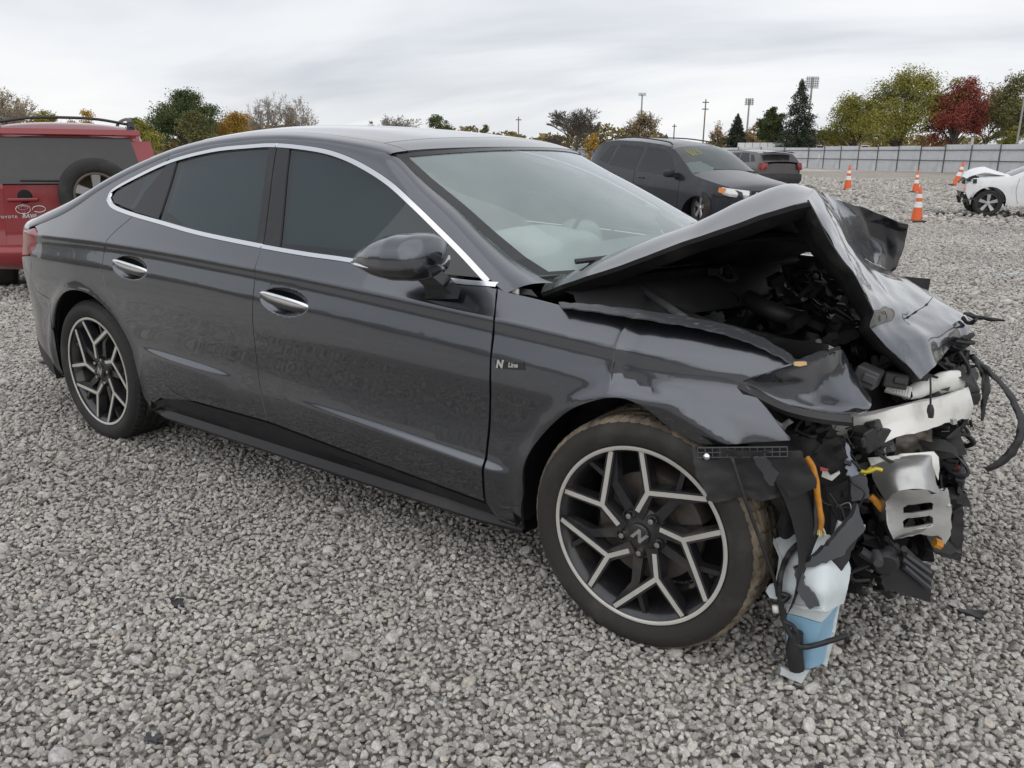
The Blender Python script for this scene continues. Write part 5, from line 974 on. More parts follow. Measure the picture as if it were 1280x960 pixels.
# --- dark compact SUV standing behind the hood
hd = np.array([.922, -.386]); rz = heading(hd); lw = np.array([-hd[1], hd[0]]); fwp = atZ(868, 283, 0)[:2]; c0 = fwp-hd*3.50+lw*.80
jp = empty('dark_suv', (c0[0], c0[1], .03), rz); jp.rotation_euler = (0, R(3.6), rz); jp.scale = (1.04, 1.04, 1.04); tag(jp, 'black compact SUV behind the wreck with orange front lamp and bent front wheel', 'car')
WJ = widths([.2, .45, .75, .95, 1.03, 1.3, 1.52, 1.65], [.84, .90, .905, .885, .865, .77, .69, .60], [-.06, .08, .4, 3.8, 4.15, 4.4], [-.18, -.05, 0, 0, -.06, -.20])
xs_ = [0, .1, .35, .8, 1.5, 2.2, 2.55, 2.75, 3.25, 3.5, 4.1, 4.36, 4.42]; zs_ = [1.05, 1.30, 1.52, 1.575, 1.59, 1.565, 1.50, 1.40, 1.10, 1.06, .98, .90, .72]
dr = [('window_pane', [(1.72, 1.05), (2.62, 1.03), (2.86, 1.05), (2.55, 1.38), (2.3, 1.485), (1.78, 1.50)], 'vehicle_glass', .003), ('window_pane', [(.78, 1.08), (1.62, 1.055), (1.68, 1.50), (.95, 1.50)], 'vehicle_glass', .003), ('window_pane', [(.42, 1.15), (.70, 1.10), (.84, 1.47), (.62, 1.45)], 'vehicle_glass', .003)]
make_car(jp, 'compass_paint', WJ, (xs_, zs_), lambda x: float(np.interp(x, [0, .3, .6, 2.4, 3, 3.4, 4.4], [.02, .03, .06, .06, .09, .09, .05])), (.45, .33, .42), [(.87, .39), (3.50, .41)], [('tail_glass', 0, .34, 'vehicle_glass', 4), ('roof', .345, 2.50, 'compass_paint', 14), ('windscreen', 2.505, 3.24, 'jeep_shield', 8), ('hood', 3.25, 4.42, 'compass_paint', 10)] if 'jeep_shield' in MATS or glass('jeep_shield', (.75, .85, .85), .55, film=.10, filmcol=(.50, .60, .56)) else [], dr, splits=[[(2.95, 1.03), (2.98, .7), (2.95, .38)], [(1.66, 1.04), (1.66, .7), (1.64, .38)]], seats=(1.9, .9))
for s in (-1, 1):
    pl = MB(); sheet('head_lamp', [[(4.02, s*.865, .96), (4.2, s*.82, .95), (4.40, s*.58, .93)], [(4.02, s*.885, .90), (4.22, s*.845, .88), (4.425, s*.60, .86)], [(4.05, s*.885, .85), (4.22, s*.85, .82), (4.42, s*.60, .80)]], 'clear_lens', jp, sub=5, thick=.02)
    sheet('turn_lamp', [[(3.98, s*.893, .95), (4.12, s*.868, .945)], [(3.98, s*.905, .87), (4.13, s*.88, .85)]], 'amber_lens', jp, sub=4, thick=.02)
    pillow('door_mirror', (2.78, s*1.0, 1.09), (.16, .22, .15), 'black_plastic', jp, 1, .0)
    MB().box((2.85, s*.91, 1.04), (.10, .10, .04)).build('mirror_arm', 'black_plastic', jp)
    for x in (1.86, .92): MB().tube([(x-.1, s*(float(WJ(x, .93))+.012), .93), (x, s*(float(WJ(x, .93))+.028), .932), (x+.1, s*(float(WJ(x, .93))+.012), .93)], .014, 6).build('door_handle', 'compass_paint', jp, smooth=True)
    MB().tube([(.5, s*.60, 1.60), (.7, s*.60, 1.635), (1.5, s*.60, 1.655), (2.2, s*.59, 1.625), (2.35, s*.58, 1.58)], .014, 6).build('roof_rail', 'roof_rack', jp, smooth=True)
G = [[(4.43+.01*math.cos(u), u*.57, z) for u in np.linspace(-1, 1, 9)] for z in (.80, .93)]; MB().grid(G).build('grille', 'gloss_black', jp, smooth=True)
for k in range(7): MB().lathe([(.034, 0), (.040, .004), (.045, 0)], (4.445, (k-3)*.145, .865), (1, 0, 0), 16).build('grille_ring', 'chrome', jp, smooth=True)
sheet('front_bumper', [[(4.25, -.87, .72), (4.5, -.5, .74), (4.53, 0, .74), (4.5, .5, .74), (4.25, .87, .72)], [(4.22, -.88, .5), (4.5, -.5, .45), (4.53, 0, .45), (4.5, .5, .45), (4.22, .88, .5)]], 'black_plastic', jp, sub=5, thick=.03)
for k, (a, b) in enumerate(((2.85, -.5), (2.82, .25))): MB().tube([(a+.5, b, 1.125), (a+.47, b+.25, 1.16), (a+.50, b+.5, 1.135)], .012, 5).build('wiper', 'black_plastic', jp)
plate('deployed_airbag', [(2.8, -.6, 1.12), (3.0, -.1, 1.10), (2.8, .1, 1.2), (2.6, -.1, 1.30), (2.6, -.5, 1.25)], .05, 'airbag', jp, amp=.02)
tq = [(2.66+.16*0, -.52-.03*k, 1.44) for k in range(3)]
mat('wax_yellow', (.62, .55, .10), .6)
for k, pts_ in enumerate(([(-.54, .2), (-.46, .45), (-.50, .15)], [(-.44, .2), (-.40, .45), (-.36, .2)], [(-.33, .45), (-.28, .2), (-.24, .42)])):
    P_ = []
    for y, t_ in pts_:
        x = 2.505+.735*t_; z = float(np.interp(x, xs_, zs_)); hw = float(WJ(x, z)); P_.append((x+.004, y, z+float(np.interp(x, [2.4, 3], [.06, .09]))*(1-abs(y/hw)**2.4)+.006))
    MB().tube(P_, .003, 4).build('wax_mark', 'wax_yellow', jp)
for x, s, st_ in ((.87, -1, 0), (.87, 1, 0), (3.52, 1, 0), (3.50, -1, -.35)): o = road_wheel(jp, (x, s*.86, .345+(.2 if x > 2 else 0)), (0 if s < 0 else math.pi)+st_, r=.345, rim=.215)
o.data.materials[0] = MATS['dusty_rubber']
# --- grey hatchback beyond it
d_ = _ray(978, 215)[:2]; d_ = d_/np.linalg.norm(d_); r_ = np.array([d_[1], -d_[0]]); hd = -.57*r_+.82*d_; c0 = atD(976, 220, 32.5)
cal = empty('grey_hatchback', (c0[0], c0[1], 0), heading(hd)); tag(cal, 'grey hatchback with red tail lamps parked beyond the black SUV', 'car')
WC = widths([.2, .45, .8, .98, 1.05, 1.3, 1.5], [.80, .86, .875, .86, .83, .74, .64], [-.05, .1, .4, 3.8, 4.4], [-.10, -.03, 0, 0, -.2])
xs_ = [0, .06, .42, .7, 1.5, 2.2, 2.7, 3.35, 4.2, 4.4]; zs_ = [.99, 1.05, 1.38, 1.44, 1.48, 1.45, 1.33, 1.02, .90, .72]
make_car(cal, 'caliber_paint', WC, (xs_, zs_), lambda x: .05, (.40, .32, .4), [(.85, .37), (3.5, .37)], [('rear_window', .065, .42, 'suv_glass', 5), ('roof', .42, 2.2, 'caliber_paint', 10), ('windscreen', 2.2, 3.35, 'vehicle_glass', 5), ('hood', 3.36, 4.4, 'caliber_paint', 6)], [('window_pane', [(1.62, 1.06), (2.85, 1.04), (2.4, 1.36), (1.68, 1.42)], 'vehicle_glass', .003), ('window_pane', [(.85, 1.08), (1.55, 1.06), (1.60, 1.42), (1.1, 1.40)], 'vehicle_glass', .003), ('quarter_pane', [(.48, 1.10), (.78, 1.09), (.95, 1.36), (.72, 1.33)], 'vehicle_glass', .003)], splits=[[(1.58, 1.05), (1.58, .7), (1.55, .36)]], seats=(1.9, .9))
for s in (-1, 1): sheet('tail_lamp', [[(.10, s*.875, 1.05), (-.01, s*.80, 1.06), (-.03, s*.62, 1.05)], [(.16, s*.895, .92), (-.03, s*.83, .92), (-.05, s*.64, .92)], [(.12, s*.89, .80), (-.04, s*.83, .80), (-.05, s*.68, .81)]], 'tail_red', cal, sub=4, thick=.02)
sheet('roof_spoiler', [[(.35, -.60, 1.42), (.35, 0, 1.46), (.35, .60, 1.42)], [(.14, -.58, 1.40), (.12, 0, 1.44), (.14, .58, 1.40)]], 'gloss_black', cal, sub=4, thick=.03)
sheet('rear_bumper', [[(0, -.86, .66), (-.10, 0, .68), (0, .86, .66)], [(0, -.87, .45), (-.12, 0, .44), (0, .87, .45)], [(.1, -.84, .34), (0, 0, .33), (.1, .84, .34)]], 'black_plastic', cal, sub=4, thick=.03)
for x in (.85, 3.5):
    for s in (-1, 1): road_wheel(cal, (x, s*.84, .33), 0 if s < 0 else math.pi, r=.33, rim=.215)
# --- white sedan with a wrecked nose at the right edge
d_ = _ray(1240, 250)[:2]; d_ = d_/np.linalg.norm(d_); r_ = np.array([d_[1], -d_[0]]); hd = -r_*.985+(-d_)*.17; hd /= np.linalg.norm(hd); lw = np.array([-hd[1], hd[0]]); fwp = atZ(1232, 270.5, 0)[:2]; c0 = fwp-hd*3.42-lw*.74
ws_ = empty('white_sedan', (c0[0], c0[1], 0), heading(hd)); ws_.scale = (.92, .92, .92); tag(ws_, 'white sedan at right edge with crumpled front and black spoked wheel', 'car')
WW = widths([.18, .45, .75, .92, 1.0, 1.25, 1.45], [.84, .89, .90, .88, .85, .74, .62], [-.05, .15, .5, 3.9, 4.2, 4.5], [-.15, -.05, 0, 0, -.07, -.22])
xs_ = [0, .06, .5, 1.0, 1.6, 2.2, 2.6, 3.3, 3.5, 4.15, 4.25]; zs_ = [.98, 1.02, 1.08, 1.30, 1.40, 1.40, 1.31, .99, .97, .93, .78]
make_car(ws_, 'white_paint', WW, (xs_, zs_), lambda x: .05, (.40, .28, .58), [(1.02, .36), (3.72, .39)], [('boot', 0, .5, 'white_paint', 5), ('rear_window', .5, 1.05, 'vehicle_glass', 5), ('roof', 1.05, 2.25, 'white_paint', 8), ('windscreen', 2.25, 3.3, 'vehicle_glass', 6), ('hood', 3.31, 4.0, 'white_paint', 6)], [('window_pane', [(1.9, .99), (3.05, .97), (2.55, 1.26), (1.95, 1.34)], 'vehicle_glass', .003), ('window_pane', [(.95, 1.03), (1.82, 1.0), (1.86, 1.34), (1.35, 1.32)], 'vehicle_glass', .003)], splits=[[(3.12, .95), (3.16, .65), (3.08, .33)], [(1.88, .98), (1.88, .6), (1.8, .33)]], seats=(1.9, .9))
sheet('buckled_hood', [[(3.4, -.7, 1.02), (3.35, 0, 1.06), (3.4, .72, 1.0)], [(3.85, -.65, 1.16), (3.8, 0, 1.20), (3.85, .7, 1.08)], [(4.12, -.6, 1.08), (4.12, 0, 1.12), (4.12, .66, 1.0)], [(4.25, -.5, .93), (4.28, 0, .96), (4.22, .55, .92)]], 'white_paint', ws_, sub=5, thick=.01, amp=.02, sc=4, sharp=.4)
for k in range(26): rrr = random.Random(k); MB().box((rrr.uniform(4.0, 4.24), rrr.uniform(-.6, .88), rrr.uniform(.35, .95)), (rrr.uniform(.05, .2), rrr.uniform(.05, .25), rrr.uniform(.04, .15)), np.array(Matrix.Rotation(rrr.uniform(0, 3), 3, 'Y'))).build('crushed_piece', rrr.choice(['bay_black', 'bay_black', 'black_plastic', 'white_paint']), ws_)
pillow('door_mirror', (2.93, 1.0, 1.06), (.16, .2, .16), 'white_paint', ws_, 1, 0); pillow('door_mirror', (2.93, -1.0, 1.06), (.16, .2, .16), 'white_paint', ws_, 1, 0)
pillow('mirror_glass', (2.86, 1.0, 1.03), (.09, .18, .26), 'gloss_black', ws_, 1, 0)
for x in (1.02, 3.72):
    for s in (-1, 1): road_wheel(ws_, (x, s*.86, .33), 0 if s < 0 else math.pi, r=.33, rim=.225)
# --- traffic cones
def cone(px, base, top, label, lean=0, D=None, bands=2):
    g = atZ(px, base, 0); dist = math.hypot(*(g[:2]-CAM_POS[:2])); h = (base-top)/FOCAL*np.linalg.norm((g-CAM_POS)@CF)*1.02
    root = empty('traffic_cone', (g[0], g[1], 0)); tag(root, label, 'traffic cone', 'traffic cones on the lot'); root.rotation_euler = (0, lean, YAW*-1); k = h/.9
    b = MB().box((0, 0, .02), (.38*k, .38*k, .04)); b.build('base', 'black_plastic', root).modifiers.new('edge', 'BEVEL').width = .012
    rad = lambda t_: (.14-.11*t_)*k; z = lambda t_: .04+t_*(h-.04)
    cuts = [(0, .38, 'cone_orange'), (.38, .55, 'reflect_white'), (.55, .66, 'cone_orange'), (.66, .78, 'reflect_white'), (.78, 1, 'cone_orange')]
    for a, c_, m_ in cuts:
        rims = [(rad(a)+(.002 if m_ != 'cone_orange' else 0), z(a)), (rad(c_)+(.002 if m_ != 'cone_orange' else 0), z(c_))]
        if c_ == 1: rims.append((.006, z(1)+.004))
        MB().lathe(rims, (0, 0, 0), (0, 0, 1), 20).build('cone_body' if m_ == 'cone_orange' else 'reflective_band', m_, root, smooth=True)
    return root
cone(1145, 277.5, 235, 'nearest orange traffic cone, tall with two white bands, on dark base'); cone(1059, 237.5, 208, 'orange and white cone standing left of all the others', 0); cone(1144, 240.5, 214, 'orange cone directly behind the nearest cone')
cone(1194, 232.5, 203, 'leaning orange and white cone beside the white sedan nose', .22); cone(1214, 212.5, 202, 'smallest far cone near the yellow posts')
# ---------------------------------------------------------------- fence, poles, buildings, trees
mat('fence_sheet', (.56, .575, .60), .55, .2, var=.12, vscale=.6, dirt=((.36, .35, .33), .5, .4), dscale=.8); mat('fence_pipe', (.13, .135, .14), .5, .6)
mat('bark', (.10, .085, .07), .9, var=.3, vscale=2); mat('pale_bark', (.30, .27, .235), .9, var=.2); mat('pole_grey', (.30, .30, .31), .5, .5); mat('pole_wood', (.16, .13, .10), .9)
mat('yellow_post', (.62, .42, .02), .5); mat('brick_tan', (.33, .25, .16), .9, var=.2, vscale=3); mat('roof_brown', (.085, .06, .05), .9, var=.2); mat('white_siding', (.70, .70, .70), .6, var=.06); mat('lamp_face', (.55, .56, .58), .3, .4)
# corrugated sheet fence on a pipe frame
fa, fb = atD(650, 205, 128)[:2], atD(1010, 205, 97)[:2]; fc = atD(1560, 205, 62)[:2]
fence = empty('lot_fence', (fa[0], fa[1], 0)); tag(fence, 'pale corrugated metal fence on dark pipe posts along the lot', 'fence')
def run(a, b):
    n = max(1, int(round(np.linalg.norm(b-a)/3.0))); return [a+(b-a)*k/n for k in range(n+1)]
posts = run(fa, fb)[:-1]+run(fb, fc); FH = 2.15; d0 = posts[1]-posts[0]; pw = 3.0
G = []
for k in range(61): x = k/60*2.96+.02; y = .018*(1 if (k//2) % 2 else -1); G.append([(x, y, .06), (x, y, FH)])
fsh = bpy.data.meshes.new('fence_panel'); t_ = MB().grid(G); fsh.from_pydata(t_.V, [], t_.F); fsh.materials.append(MATS['fence_sheet'])
t_ = MB().tube([(0, 0, 0), (0, 0, FH+.1)], .045, 8, smooth=False); fpm = bpy.data.meshes.new('fence_post'); fpm.from_pydata(t_.V, [], t_.F); fpm.materials.append(MATS['fence_pipe'])
t_ = MB().tube([(0, 0, 0), (3.0, 0, 0)], .035, 6, smooth=False); frm = bpy.data.meshes.new('fence_rail'); frm.from_pydata(t_.V, [], t_.F); frm.materials.append(MATS['fence_pipe'])
for a, b in zip(posts[:-1], posts[1:]):
    rz = math.atan2(b[1]-a[1], b[0]-a[0]); s_ = np.linalg.norm(b-a)/3.0; nrm = np.array([math.sin(rz), -math.cos(rz)])*.07
    for nm, me, dz, off, hs in (('fence_panel', fsh, random.uniform(-.04, .10), 0, random.uniform(.97, 1.03)), ('fence_post', fpm, 0, 1, 1), ('fence_rail', frm, FH-.30, 1, 1), ('fence_rail', frm, FH*.47, 1, 1)):
        o = bpy.data.objects.new(nm, me); COL.objects.link(o); o.parent = fence; p = a+nrm*off; o.location = (p[0]-fa[0], p[1]-fa[1], dz); o.rotation_euler = (0, 0, rz); o.scale = (s_ if nm != 'fence_post' else 1, 1, hs)
q = atD(1027, 197, 95); e_ = posts[13]-posts[12]; e_ = np.array([*(e_/np.linalg.norm(e_)), 0]); nn = np.array([e_[1], -e_[0], 0])
sg = plate('fence_sign', [q+e_*a+np.array([0, 0, b]) for a, b in ((-.42, -.3), (.42, -.3), (.42, .3), (-.42, .3))], .03, 'white_siding', None, step=.4, direction=nn); tag(sg, 'small white number sign on the fence', 'sign')
text('number', '36', .55, 'under_black', sg, frame(e_, (0, 0, 1), nn, q+nn*.02), .01)
def post(px, y0, y1, D, r, m, name, label, cat, group=None, extra=None, r1=None):
    a = atD(px, (y0+y1)/2, D); zt = atD(px, y0, D)[2]; root = empty(name, (a[0], a[1], 0)); tag(root, label, cat, group)
    MB().tube([(0, 0, 0), (0, 0, zt)], [r, r1 or r*.7], 8, smooth=False).build('post', m, root, auto=40)
    if extra: extra(root, zt)
    return root
rgt = np.array([math.cos(YAW), -math.sin(YAW), 0])
def rack(rows, cols, s):
    def f(root, zt):
        for i in range(rows):
            MB().tube([-rgt*cols*s*.55+np.array([0, 0, zt-.2-i*s*1.05]), rgt*cols*s*.55+np.array([0, 0, zt-.2-i*s*1.05])], .07, 5, smooth=False).build('crossarm', 'pole_grey', root)
            for k in range(cols): MB().lathe([(0, -.16*s), (.22*s, -.12*s), (.40*s, .12*s), (.42*s, .2*s)], np.array([0, 0, zt+.05-i*s*1.05])+rgt*(k-(cols-1)/2)*s, (.5, -.8, -.3), 10).build('floodlight', 'lamp_face', root, smooth=True)
    return f
def arms(w, z):
    def f(root, zt):
        for dz in z: MB().tube([-rgt*w+np.array([0, 0, zt-dz]), rgt*w+np.array([0, 0, zt-dz])], .09, 5, smooth=False).build('crossarm', 'pole_wood', root)
    return f
def head(root, zt): 
    for s in (-1, 1): MB().box(np.array([0, 0, zt])+rgt*s*.35, (.45, .45, .5)).build('lamp_head', 'lamp_face', root)
    MB().tube([-rgt*.5+np.array([0, 0, zt-.1]), rgt*.5+np.array([0, 0, zt-.1])], .08, 5, smooth=False).build('crossarm', 'pole_grey', root)
post(1011, 97, 195, 175, .26, 'pole_grey', 'stadium_light', 'tall stadium floodlight rack above the spruce', 'light tower', extra=rack(5, 6, .40))
post(934, 124, 195, 190, .24, 'pole_grey', 'stadium_light', 'stadium floodlight rack left of the tall spruce', 'light tower', extra=rack(3, 4, .45))
post(801, 118, 195, 150, .18, 'pole_grey', 'light_pole', 'slim double-headed light pole above the tan tree', 'light pole', extra=head)
post(880, 124, 195, 150, .15, 'pole_wood', 'utility_pole', 'wooden utility pole with crossarm right of the black SUV roof', 'utility pole', extra=arms(.55, (.5, 1.6)))
post(648, 146, 195, 150, .12, 'pole_wood', 'utility_pole', 'lone utility pole above the sedan windscreen', 'utility pole', extra=arms(.5, (.5,)))
post(842, 155, 195, 160, .14, 'pole_wood', 'utility_pole', 'short thin pole above the black SUV roof', 'utility pole', extra=arms(.4, (.4,)))
post(1273, 120, 215, 85, .10, 'pole_grey', 'light_pole', 'grey lamp pole at the right edge behind the fence', 'light pole', extra=lambda r_, z: MB().box((0, 0, z), (.8, .35, .15)).build('lamp_head', 'lamp_face', r_))
post(1213, 171, 212, 83, .16, mat('birch_post', (.5, .48, .45), .8), 'gate_post', 'pale thick gate post in the fence', 'gate post', extra=lambda r_, z: MB().lathe([(.20, 0), (.2, .08), (0, .1)], (0, 0, z), (0, 0, 1), 10).build('cap', 'fence_pipe', r_))
for px, lb in ((1230, 'left yellow bollard by the gate'), (1243, 'right yellow bollard by the gate')):
    post(px, 187, 209, 82, .13, 'yellow_post', 'bollard', lb, 'bollard', 'yellow bollards by the gate', extra=lambda r_, z: MB().lathe([(.115, -.02), (.10, .06), (0, .09)], (0, 0, z), (0, 0, 1), 10).build('cap', 'yellow_post', r_), r1=.12)
q = atD(1220, 207, 80); bn = empty('waste_bin', (q[0], q[1], 0)); tag(bn, 'small dark bin beside the yellow bollards', 'bin'); MB().lathe([(.28, 0), (.36, .75), (.38, .75), (.38, .8)], (0, 0, 0), (0, 0, 1), 4).build('bin_body', 'black_plastic', bn); MB().lathe([(.40, .8), (.36, .88), (0, .9)], (0, 0, 0), (0, 0, 1), 4).build('lid', 'black_plastic', bn)
# house beyond the fence
a, b = atD(1016, 170, 135), atD(1088, 170, 135); u_ = (b-a)[:2]; Lh = np.linalg.norm(u_); zw, zr = atD(1050, 174, 135)[2], atD(1050, 163, 135)[2]
hs_ = empty('brick_house', (a[0], a[1], 0), math.atan2(u_[1], u_[0])); tag(hs_, 'low tan brick house with brown roof behind the fence', 'house')
MB().box((Lh/2, 4, zw/2), (Lh, 8, zw)).build('wall', 'brick_tan', hs_)
MB().add([(-.4, -.5, zw), (Lh+.4, -.5, zw), (Lh+.4, 8.5, zw), (-.4, 8.5, zw), (.8, 4, zr), (Lh-.8, 4, zr)], [(0, 1, 5, 4), (1, 2, 5), (2, 3, 4, 5), (3, 0, 4), (3, 2, 1, 0)]).build('roof', 'roof_brown', hs_)
for x in (1.2, 3.4, 5.6, 7.4):
    w_ = MB().box((x, -.03, zw*.62), (1.1, .10, 1.1)).build('window', 'white_siding', hs_); MB().box((x, -.07, zw*.62), (.9, .06, .9)).build('pane', 'suv_glass', w_)
# white hoop shed at right, white box trailer
a, b = atD(1222, 180, 120), atD(1420, 180, 105); u_ = (b-a)[:2]; Lh = np.linalg.norm(u_); zr = atD(1240, 171, 120)[2]
sh = empty('white_shed', (a[0], a[1], 0), math.atan2(u_[1], u_[0])); tag(sh, 'long white shed roof behind the fence at right', 'shed')
G = [[(x, 4-4*math.cos(t_), zr*math.sin(t_)**.7) for t_ in np.linspace(0, math.pi, 15)] for x in np.linspace(0, Lh, 12)]; MB().grid(G).build('roof_skin', 'white_siding', sh, smooth=True); MB().add([(0, 4-4*math.cos(t_), zr*math.sin(t_)**.7) for t_ in np.linspace(0, math.pi, 15)], [tuple(range(15))]).build('end_wall', 'white_siding', sh)
for x in np.linspace(0, Lh, 12): MB().tube([(x, 4-4.03*math.cos(t_), zr*1.01*math.sin(t_)**.7) for t_ in np.linspace(0, math.pi, 12)], .06, 4).build('hoop', 'pole_grey', sh)
a, b = atD(922, 183, 112), atD(969, 183, 110); u_ = (b-a)[:2]; Lh = np.linalg.norm(u_); zr = atD(940, 178.5, 112)[2]
tr_ = empty('box_trailer', (a[0], a[1], 0), math.atan2(u_[1], u_[0])); tag(tr_, 'white box trailer behind the grey hatchback', 'trailer'); MB().box((Lh/2, 1.25, zr/2+.5), (Lh, 2.5, zr-1)).build('body', 'white_siding', tr_)
for x in (.8, 1.9): road_wheel(tr_, (x, .05, .5), 0, r=.5, rim=.3)
for x in np.linspace(.0, Lh, 6): MB().box((x, -.01, zr/2+.5), (.06, .05, zr-1)).build('rib', 'pole_grey', tr_)
# ------------------------------------------------ trees
def leaf_mat(name, c1, c2):
    m = bpy.data.materials.new(name); m.use_nodes = True; t = m.node_tree; b = t.nodes['Principled BSDF']; b.inputs['Roughness'].default_value = .75; b.inputs['Specular IOR Level'].default_value = .2
    g = t.nodes.new('ShaderNodeNewGeometry'); n = t.nodes.new('ShaderNodeTexNoise'); n.inputs['Scale'].default_value = .45; n.inputs['Detail'].default_value = 3; t.links.new(g.outputs['Position'], n.inputs['Vector'])
    mx = t.nodes.new('ShaderNodeMath'); mx.operation = 'MULTIPLY_ADD'; mx.inputs[1].default_value = .30; t.links.new(g.outputs['Random Per Island'], mx.inputs[0]); t.links.new(n.outputs[0], mx.inputs[2])
    c = ramp(t, mx.outputs[0], [(.38, c1), (.85, c2)]); t.links.new(c, b.inputs['Base Color']); b.inputs['Subsurface Weight'].default_value = 0; MATS[name] = m
leaf_mat('leaf_dark', (0.043, 0.065, 0.026), (0.109, 0.138, 0.051)); leaf_mat('leaf_yellowgreen', (0.109, 0.123, 0.026), (0.319, 0.29, 0.065)); leaf_mat('leaf_gold', (0.232, 0.145, 0.029), (0.493, 0.304, 0.058)); leaf_mat('leaf_red', (.12, .032, .026), (.31, .085, .06))
leaf_mat('leaf_tan', (0.203, 0.145, 0.08), (0.406, 0.29, 0.145)); leaf_mat('needle', (0.017, 0.032, 0.02), (0.046, 0.07, 0.043)); leaf_mat('leaf_olive', (0.08, 0.087, 0.036), (0.203, 0.189, 0.072)); leaf_mat('leaf_brush', (0.087, 0.08, 0.036), (0.246, 0.189, 0.072))
def leaves(P, s, rng):
    n = len(P); a = rng.normal(size=(n, 3)); a /= np.linalg.norm(a, axis=1)[:, None]; b = np.cross(a, rng.normal(size=(n, 3))); b /= np.linalg.norm(b, axis=1)[:, None]
    ss = (s*rng.uniform(.5, 1.3, n))[:, None]; V = np.stack([P-a*ss, P+b*ss*.55, P+a*ss, P-b*ss*.55], 1).reshape(-1, 3); F = np.arange(4*n).reshape(-1, 4); return V, F
def tree(name, label, px, ytop, wpx, D, kind, lm, bark='bark', dens_=1.0, group='trees along the lot', ybase=None):
    rng = np.random.default_rng(int(px*7+ytop)); g = atD(px, 190, D); H = atD(px, ytop, D)[2]; Wd = wpx/FOCAL*D*.5*(1 if abs(px-640) < 200 else .93)
    root = empty(name, (g[0], g[1], 0)); tag(root, label, 'tree', group); tb = MB(); LP = []; lsz = D*1.0/FOCAL
    if kind == 'spruce':
        tb.tube([(0, 0, 0), (0, 0, H*.98)], [.02*H, .004*H], 7, smooth=False)
        for k in range(46):
            t_ = k/46; z = H*(.06+.92*t_); r0 = 1.8*Wd*(1-t_)**.9*rng.uniform(.6, 1.1)+.1
            for j in range(int(7+6*(1-t_))):
                a = rng.uniform(0, 6.28); r = r0*rng.uniform(.75, 1.1); tip = np.array([r*math.cos(a), r*math.sin(a), z-.22*r]); tb.tube([(0, 0, z), tip*.55+np.array([0, 0, .5*z-.0*r]), tip], [.06, .03, .015], 3, smooth=False, caps=False)
                m_ = int(16*dens_*(r/Wd+.35)); u = rng.uniform(.15, 1, m_)**.7; Q = np.array([0, 0, z])*(1-u)[:, None]+tip*u[:, None]+rng.normal(0, 1, (m_, 3))*np.array([.12, .12, .10])*Wd*.5; LP.append(Q)
    else:
        th = H*(.22 if kind != 'bush' else .05); hz = (H-th)/2
        top = np.array([rng.uniform(-.05, .05)*Wd, rng.uniform(-.05, .05)*Wd, H*.8])
        def grow(p, d, L_, r, lev, mx):
            r = max(r, .02*D/100); q = p+d*L_; mid = (p+q)/2+rng.normal(0, .05, 3)*L_; tb.tube([p, mid, q], [r, r*.62], 4 if lev else 7, smooth=False, caps=False); tips.append((q, lev))
            if lev >= mx: return
            for _ in range(3 if lev else 5):
                nd = d+rng.normal(0, .50 if lev else .55, 3); nd[2] = abs(nd[2])*.8+.12; nd /= np.linalg.norm(nd); grow(p+(q-p)*rng.uniform(.5, 1.0), nd, L_*rng.uniform(.60, .82), r*.64, lev+1, mx)
        tips = []
        if kind in ('bare', 'sparse'):
            for _ in range(2):
                o_ = np.array([rng.uniform(-.4, .4)*Wd, rng.uniform(-.4, .4)*Wd, 0]) if _ else np.zeros(3); grow(o_*.3, (lambda d: d/np.linalg.norm(d))(np.array([o_[0]*.3/max(Wd, 1), o_[1]*.3/max(Wd, 1), 1.0])), H*.36, .013*H, 0, 5 if wpx < 40 else 6)
            T_ = np.array([t_[0] for t_ in tips]); sx = Wd/max(1e-3, np.percentile(np.hypot(T_[:, 0], T_[:, 1]), 96)); sz = H/T_[:, 2].max(); V = np.array(tb.V)*np.array([sx, sx, sz]); tb.V = [tuple(v) for v in V]; T_ = T_*np.array([sx, sx, sz])
            if lm:
                E2 = np.array([t_ for t_, l_ in zip(T_, tips) if l_[1] >= 3]); m_ = int(3000*dens_); LP.append(E2[rng.integers(0, len(E2), m_)]+np.clip(rng.normal(0, .028*H, (m_, 3)), -.05*H, .05*H))
        else:
            tb.tube([(0, 0, 0), top*.4, top], [.028*H, .018*H, .006*H], 7)
            nL = 6 if kind == 'round' else 4; lobes = [(np.array([0, 0, th+hz*1.15]), .72)]
            for k in range(nL): an = 2*math.pi*k/nL+rng.uniform(-.4, .4); q = rng.uniform(.38, .62); lobes.append((np.array([Wd*q*math.cos(an), Wd*q*math.sin(an), th+hz*rng.uniform(.45, 1.35)]), rng.uniform(.36, .56)))
            lobes.append((np.array([rng.uniform(-.2, .2)*Wd, rng.uniform(-.2, .2)*Wd, H-.32*hz]), .32)); nC = int((150 if kind == 'round' else 80)*max(.6, min(1.5, wpx/60)))
            for k in range(nC):
                lc, lr = lobes[int(rng.integers(0, len(lobes)))]; d = rng.normal(size=3); d /= np.linalg.norm(d); rad = rng.uniform(.15, 1.0)**.45*lr
                c = lc+d*np.array([Wd, Wd, hz*.95])*rad; c[2] = min(max(c[2], .05*H), H*.97)
                if k % 3 == 0: s0 = np.array([0, 0, min(max(c[2]*.5, th*.8), H*.7)]); tb.tube([s0, (s0+c)/2+np.array([0, 0, .04*H]), c], [.008*H, .005*H, .002*H], 4, caps=False)
                m_ = int(rng.uniform(60, 150)*dens_); cr = rng.uniform(.07, .15)*Wd; LP.append(c+np.clip(rng.normal(0, 1, (m_, 3)), -1.8, 1.8)*np.array([cr, cr, cr*.7]))
    tb.build('trunk', bark, root, smooth=True)
